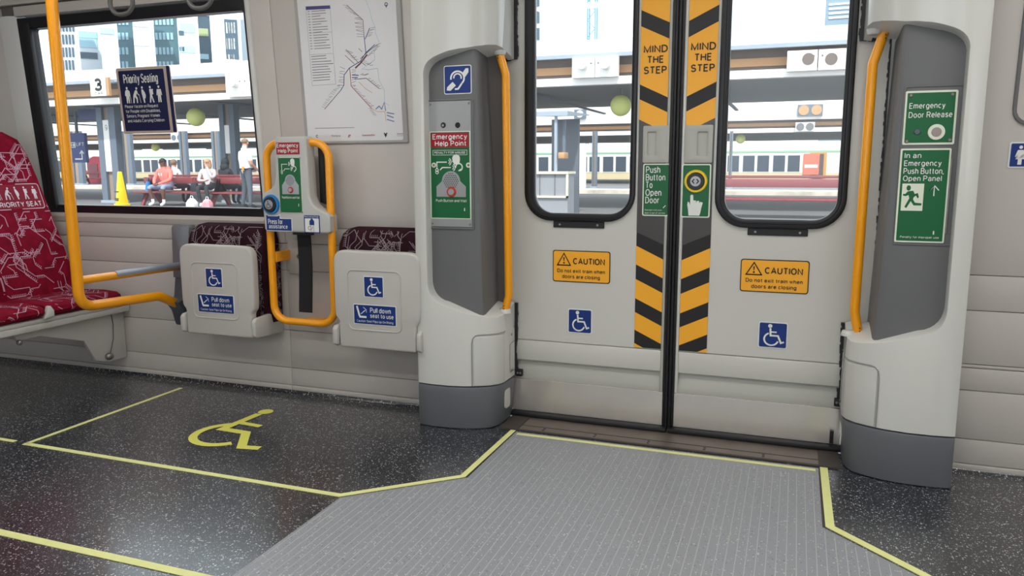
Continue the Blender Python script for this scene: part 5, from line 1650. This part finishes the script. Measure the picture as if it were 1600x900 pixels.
tower('pale tower with dark slots in the left door window', 830, 862, -40, M_BP, 120, [(838, -8+26*k_, 843, 10+26*k_, M_BD) for k_ in range(4)]+[(850, 15, 860, 68, M_BW)])
tower('glass fronted tower in the right door window', 1293, 1360, -40, mat('tower_blue_glass', (128, 150, 168), .3), 130, [(1295, 6+7*k_, 1330, 9+7*k_, M_BW) for k_ in range(4)])
# crane
p0 = at(925, 70, 110); t = T('tower_crane', 'blue lattice crane mast above the near canopy', 'crane', (p0.x, 110, -2))
zt = at(925, -30, 110).z
b = MB()
for sx_ in (-.55, .55):
    for sy in (-.55, .55):
        b.box(p0.x+sx_-.09, p0.x+sx_+.09, 110+sy-.09, 110+sy+.09, -2, zt)
b.build('mast', mat('crane_blue', (112, 158, 196), .5), t)
z = 8.0; k = 0
while z < zt-1.2:
    s = 1 if k % 2 else -1
    MB().tube([(p0.x-.55*s, 109.45, z), (p0.x+.55*s, 109.45, z+1.2)], .06, 5).build('brace', MATS['crane_blue'], t); z += 1.2; k += 1

# ------------------------------------------------------------------ people
SKIN_D = mat('skin_dark', (104, 66, 50), .6); SKIN_L = mat('skin_light', (212, 164, 142), .6); SKIN_M = mat('skin_mid', (190, 138, 116), .6)
M_CORAL = mat('hoodie_coral', (232, 122, 112), .85); M_SHORT = mat('shorts_bluegrey', (132, 148, 174), .85)
M_SOCK = mat('sock_white', (236, 236, 240), .8); M_GTOP = mat('top_grey', (190, 182, 184), .85); M_TROU = mat('trousers_black', (36, 38, 46), .8)
M_SHIRT = mat('shirt_white', (226, 234, 240), .75); M_SLACK = mat('slacks_grey', (78, 86, 96), .8); M_COAT = mat('coat_black', (32, 34, 42), .8)
HAIR_B = mat('hair_black', (26, 22, 22), .7); HAIR_BL = mat('hair_blond', (176, 140, 104), .7); HAIR_G = mat('hair_grey_brown', (128, 104, 84), .8)


def person(label, u, y, z, rot, nodes, face, chains, hair, haircol, group=None):
    """nodes: name -> (x, y, z, radius); chains: (material, [names]); front of the figure is -y before turning"""
    nodes = dict(nodes); chains = list(chains); loc = (at(u, 290, y).x, y, z)
    for sd in ('L', 'R'):                                   # hands with four fingers and a thumb
        w_ = Vector(nodes['wr'+sd][:3]); e_ = Vector(nodes['el'+sd][:3]); d = (w_-e_).normalized()
        side = d.cross(Vector((0, 0, 1)) if abs(d.z) < .9 else Vector((0, 1, 0))).normalized(); dn = side.cross(d)*-1
        pm = w_+d*.05; nodes['pm'+sd] = (*pm, .027)
        sk = chains[0][0]
        pe = w_+d*.085; nodes['pe'+sd] = (*pe, .026); chains.append((sk, ['wr'+sd, 'pm'+sd, 'pe'+sd]))
        for fi in range(4):
            o = side*((fi-1.5)*.019); L_ = (.062, .072, .066, .05)[fi]
            a = pe+o+d*.02; b_ = a+d*L_*.5+dn*-.008; c = b_+d*L_*.4+dn*-.022
            nodes['f%s%da' % (sd, fi)] = (*a, .0095); nodes['f%s%db' % (sd, fi)] = (*b_, .0088); nodes['f%s%dc' % (sd, fi)] = (*c, .0078)
            chains.append((sk, ['pe'+sd]+['f%s%d%s' % (sd, fi, q_) for q_ in 'abc']))
        th = pm+side*(.035 if sd == 'L' else -.035)+d*.015; t2 = th+d*.03+side*(.01 if sd == 'L' else -.01)
        nodes['t%sa' % sd] = (*th, .011); nodes['t%sb' % sd] = (*t2, .009); chains.append((sk, ['pm'+sd, 't%sa' % sd, 't%sb' % sd]))
    names = list(nodes); idx = {n: i for i, n in enumerate(names)}
    edges = []; em = []
    mats = []
    for mt, ch in chains:
        if mt not in mats:
            mats.append(mt)
        for a, b_ in zip(ch, ch[1:]):
            edges.append((idx[a], idx[b_])); em.append((Vector(nodes[a][:3]), Vector(nodes[b_][:3]), (nodes[a][3]+nodes[b_][3])/2, mats.index(mt)))
    me = bpy.data.meshes.new('person'); me.from_pydata([nodes[n][:3] for n in names], edges, [])
    o = bpy.data.objects.new('tmp', me); COL.objects.link(o)
    md = o.modifiers.new('s', 'SKIN'); md.use_smooth_shade = True
    for i, n in enumerate(names):
        r_ = nodes[n][3]; me.skin_vertices[0].data[i].radius = (r_, r_)
    me.skin_vertices[0].data[idx['pelvis']].use_root = True
    o.modifiers.new('u', 'SUBSURF').levels = 1
    bpy.context.view_layer.update()
    m2 = bpy.data.meshes.new_from_object(o.evaluated_get(bpy.context.evaluated_depsgraph_get()))
    bpy.data.objects.remove(o)
    for mt in mats:
        m2.materials.append(mt)
    for pl in m2.polygons:
        c = pl.center; best = 9
        for a, b_, r_, k_ in em:
            ab = b_-a; s = max(0, min(1, (c-a).dot(ab)/max(ab.length_squared, 1e-9))); dd = (c-(a+ab*s)).length-r_
            if dd < best:
                best = dd; pl.material_index = k_
        pl.use_smooth = True
    m2.name = 'person'
    root = T('person', label, 'person', loc, group)
    root.rotation_euler.z = rot
    bo = bpy.data.objects.new('body', m2); COL.objects.link(bo); bo.parent = root; ORG[bo.name] = Vector()
    ORG[root.name] = Vector()                                # children below are given in the figure's own space
    h = Vector(nodes['head'][:3]); r_ = nodes['head'][3]
    fd = Vector(face).normalized()                               # facing direction of the head
    sd_ = fd.cross(Vector((0, 0, 1))).normalized()
    for s in (-1, 1):
        e = h+fd*r_*.90+sd_*(s*.034)+Vector((0, 0, .005)); MB().ball(e, .011, .011, .009, 8, 5).build('eye', M_PRINTK, root)
        e = h+sd_*(s*r_*.98)-Vector((0, 0, .01)); MB().ball(e, .014, .022, .032, 8, 6).build('ear', chains[0][0], root)
    e = h+fd*(r_*1.02)-Vector((0, 0, .02)); MB().ball(e, .014, .016, .024, 8, 6).build('nose', chains[0][0], root)
    e = h+fd*(r_*.93)-Vector((0, 0, .058)); MB().ball(e, .024, .018, .007, 8, 5).build('mouth', M_MAROON, root)
    hb = MB()
    for c, rx, ry, rz in hair:
        hb.ball(h+fd*c[1]+sd_*c[0]+Vector((0, 0, c[2])), rx, ry, rz, 14, 9)
    hb.build('hair', haircol, root)
    return root


# man standing with his back half turned
st = dict(pelvis=(0, 0, .98, .150), belly=(0, .0, 1.10, .150), chest=(0, .01, 1.30, .165), nb=(0, .01, 1.46, .085), neck=(0, 0, 1.52, .058), head=(0, -.02, 1.66, .088), crown=(0, -.01, 1.72, .07),
          hipL=(.10, 0, .92, .105), knL=(.16, -.03, .50, .072), anL=(.22, .02, .10, .050), toL=(.24, -.14, .045, .042),
          hipR=(-.10, 0, .92, .105), knR=(-.14, .0, .50, .072), anR=(-.17, .03, .10, .050), toR=(-.19, -.13, .045, .042),
          shL=(.20, .01, 1.41, .075), seL=(.235, .01, 1.24, .066), elL=(.26, -.02, 1.13, .048), wrL=(.20, -.22, 1.00, .034),
          shR=(-.20, .01, 1.41, .075), seR=(-.25, .01, 1.24, .066), elR=(-.27, .0, 1.12, .048), wrR=(-.20, -.20, .98, .034))


def chains_std(skin, top, bottom, shoe, leg=None, bare_arm=False, sock=None):
    leg = leg or bottom; fore = skin if bare_arm else top; up = skin if bare_arm else top
    return [(skin, ['neck', 'head', 'crown']), (skin, ['nb', 'neck']), (top, ['pelvis', 'belly', 'chest', 'nb']), (top, ['chest', 'shL', 'seL']), (top, ['chest', 'shR', 'seR']),
            (up, ['seL', 'elL']), (up, ['seR', 'elR']), (fore, ['elL', 'wrL']), (fore, ['elR', 'wrR']),
            (bottom, ['pelvis', 'hipL', 'knL']), (bottom, ['pelvis', 'hipR', 'knR']), (leg, ['knL', 'caL']), (leg, ['knR', 'caR']), (sock or leg, ['caL', 'anL']), (sock or leg, ['caR', 'anR']), (shoe, ['anL', 'toL']), (shoe, ['anR', 'toR'])]


st['caL'] = (.20, .01, .22, .05); st['caR'] = (-.16, .02, .22, .05)
SHORT_HAIR = [((0, -.018, .035), .092, .092, .075)]
man = person('man in a white short-sleeved shirt and grey trousers standing with his back turned', 386, 16.3, PZ, R(158), st, (.25, -1, 0), chains_std(SKIN_M, M_SHIRT, M_SLACK, M_TROU, None, True), SHORT_HAIR, HAIR_G)
MB().box(-.16, -.10, .135, .18, .96, 1.07).bevel(.008, 2).build('radio', mat('radio_orange', (244, 150, 40), .5), man)
MB().box(-.165, .165, -.15, .155, .985, 1.02).bevel(.006, 1).build('belt', M_TROU, man)
MB().tube([(.165, .06, .98), (.175, .07, .86), (.17, .06, .74)], .012, 6).build('key_chain', M_ALU, man)

sit = dict(pelvis=(0, 0, .545, .145), belly=(0, -.03, .66, .14), chest=(0, -.10, .86, .155), nb=(0, -.12, 1.00, .085), neck=(0, -.135, 1.06, .058), head=(0, -.16, 1.19, .088), crown=(0, -.15, 1.25, .07),
           hipL=(.11, -.04, .53, .10), knL=(.24, -.46, .53, .068), caL=(.20, -.40, .24, .045), anL=(.18, -.38, .10, .046), toL=(.20, -.53, .045, .042),
           hipR=(-.11, -.04, .53, .10), knR=(-.26, -.44, .53, .068), caR=(-.22, -.38, .24, .045), anR=(-.20, -.36, .10, .046), toR=(-.24, -.50, .045, .042),
           shL=(.20, -.10, .96, .078), seL=(.25, -.14, .83, .066), elL=(.27, -.20, .72, .056), wrL=(.09, -.40, .62, .036),
           shR=(-.20, -.10, .96, .078), seR=(-.25, -.14, .83, .066), elR=(-.27, -.20, .72, .056), wrR=(-.09, -.40, .62, .036))
hood = person('seated man in a coral hoodie, blue-grey shorts and white socks', 263, 16.75, PZ, R(0), sit, (-.35, -1, .05), chains_std(SKIN_D, M_CORAL, M_SHORT, M_SOCK, SKIN_D, False, M_SOCK), [((0, -.012, .03), .091, .091, .075)], HAIR_B)
MB().ball((0, -.02, 1.02), .13, .09, .07).build('hood', M_CORAL, hood)
text(hood, 'X X', (-.07, .82, .07, .90), front(-.262), M_PRINTW, .02, .002, 'print')
sw = dict(sit); sw.update(belly=(0, -.01, .67, .125), chest=(0, -.02, .86, .135), nb=(0, -.02, 1.00, .075), neck=(0, -.03, 1.05, .05), head=(0, -.06, 1.17, .085), crown=(0, -.05, 1.23, .068),
                          shL=(.17, -.02, .95, .066), seL=(.20, -.08, .83, .055), elL=(.18, -.22, .76, .045), wrL=(.05, -.16, 1.02, .030),
                          shR=(-.17, -.02, .95, .066), seR=(-.21, -.06, .82, .055), elR=(-.22, -.14, .70, .045), wrR=(-.02, -.26, .70, .030),
                          knL=(.10, -.46, .54, .066), caL=(.16, -.50, .26, .048), anL=(.20, -.54, .10, .044), toL=(.22, -.68, .045, .040), knR=(-.12, -.46, .52, .066), caR=(-.10, -.42, .25, .048), anR=(-.06, -.40, .10, .044), toR=(-.04, -.54, .045, .040))
woman = person('seated woman in a pale grey top and black trousers resting her chin on one hand', 327, 16.75, PZ, R(18), sw, (-.2, -1, 0), chains_std(SKIN_L, M_GTOP, M_TROU, M_SOCK), [((0, -.02, .03), .095, .095, .08), ((.06, -.045, -.06), .045, .055, .12), ((-.06, -.045, -.06), .045, .055, .12)], HAIR_BL)
sc = dict(sw); sc.update(wrL=(.10, -.36, .64, .03), elL=(.22, -.18, .68, .045))
coat = person('person in a black hooded coat sitting on the other side of the bench', 352, 17.45, PZ, R(180), sc, (0, -1, -.1), chains_std(SKIN_M, M_COAT, M_TROU, M_TROU), [((0, -.01, .01), .112, .115, .125), ((0, -.05, -.12), .13, .11, .12)], M_COAT)
SKIN_H = [((0, -.012, .03), .091, .091, .075)]
red2 = person('brown haired person sitting behind the man in the coral hoodie', 272, 17.45, PZ, R(180), sc, (0, -1, 0), chains_std(SKIN_M, M_SHIRT, M_TROU, M_TROU), [((0, -.02, .02), .095, .095, .09)], HAIR_G)
# bags by the bench
for u, lb, mt, s in ((302, 'white quilted shopping bag at the seated woman\'s feet', mat('bag_white', (226, 222, 222), .7, var=.12, scale=18), .74), (318, 'pink and white carrier bag beside the quilted bag', mat('bag_pink', (226, 150, 158), .6, var=.35, scale=9), .70)):
    p = at(u+(6 if u > 310 else -2), 318, 15.7)
    t = T('shopping_bag', lb, 'bag', (p.x, 15.7, PZ))
    MB().loft([[(p.x+a*s, 15.7+b_*s, PZ+z*s) for a, b_ in ((-w_, -d_), (w_, -d_), (w_*1.05, 0), (w_, d_), (-w_, d_), (-w_*1.05, 0))] for z, w_, d_ in ((0, .15, .09), (.05, .17, .11), (.22, .165, .10), (.33, .11, .05), (.37, .06, .02))]).build('body', mt, t)
    MB().tube([(p.x-.07*s, 15.7, PZ+.33*s), (p.x-.04*s, 15.7, PZ+.45*s), (p.x+.04*s, 15.7, PZ+.45*s), (p.x+.07*s, 15.7, PZ+.33*s)], .008, 6).build('handle', M_PRINTW, t)
p = at(307, 272, 16.95)
t = T('black_handbag', 'small black handbag standing on the bench beside the seated woman', 'bag', (p.x, 16.85, .346))
MB().loft([[(p.x+a, 16.85+b_, .346+z) for a, b_ in ((-w_, -.05), (w_, -.05), (w_, .05), (-w_, .05))] for z, w_ in ((0, .10), (.15, .11), (.24, .07))]).bevel(.015, 2).build('body', M_TROU, t)
MB().tube([(p.x-.05, 16.85, .62), (p.x-.03, 16.85, .72), (p.x+.03, 16.85, .72), (p.x+.05, 16.85, .62)], .008, 6).build('handle', M_TROU, t)
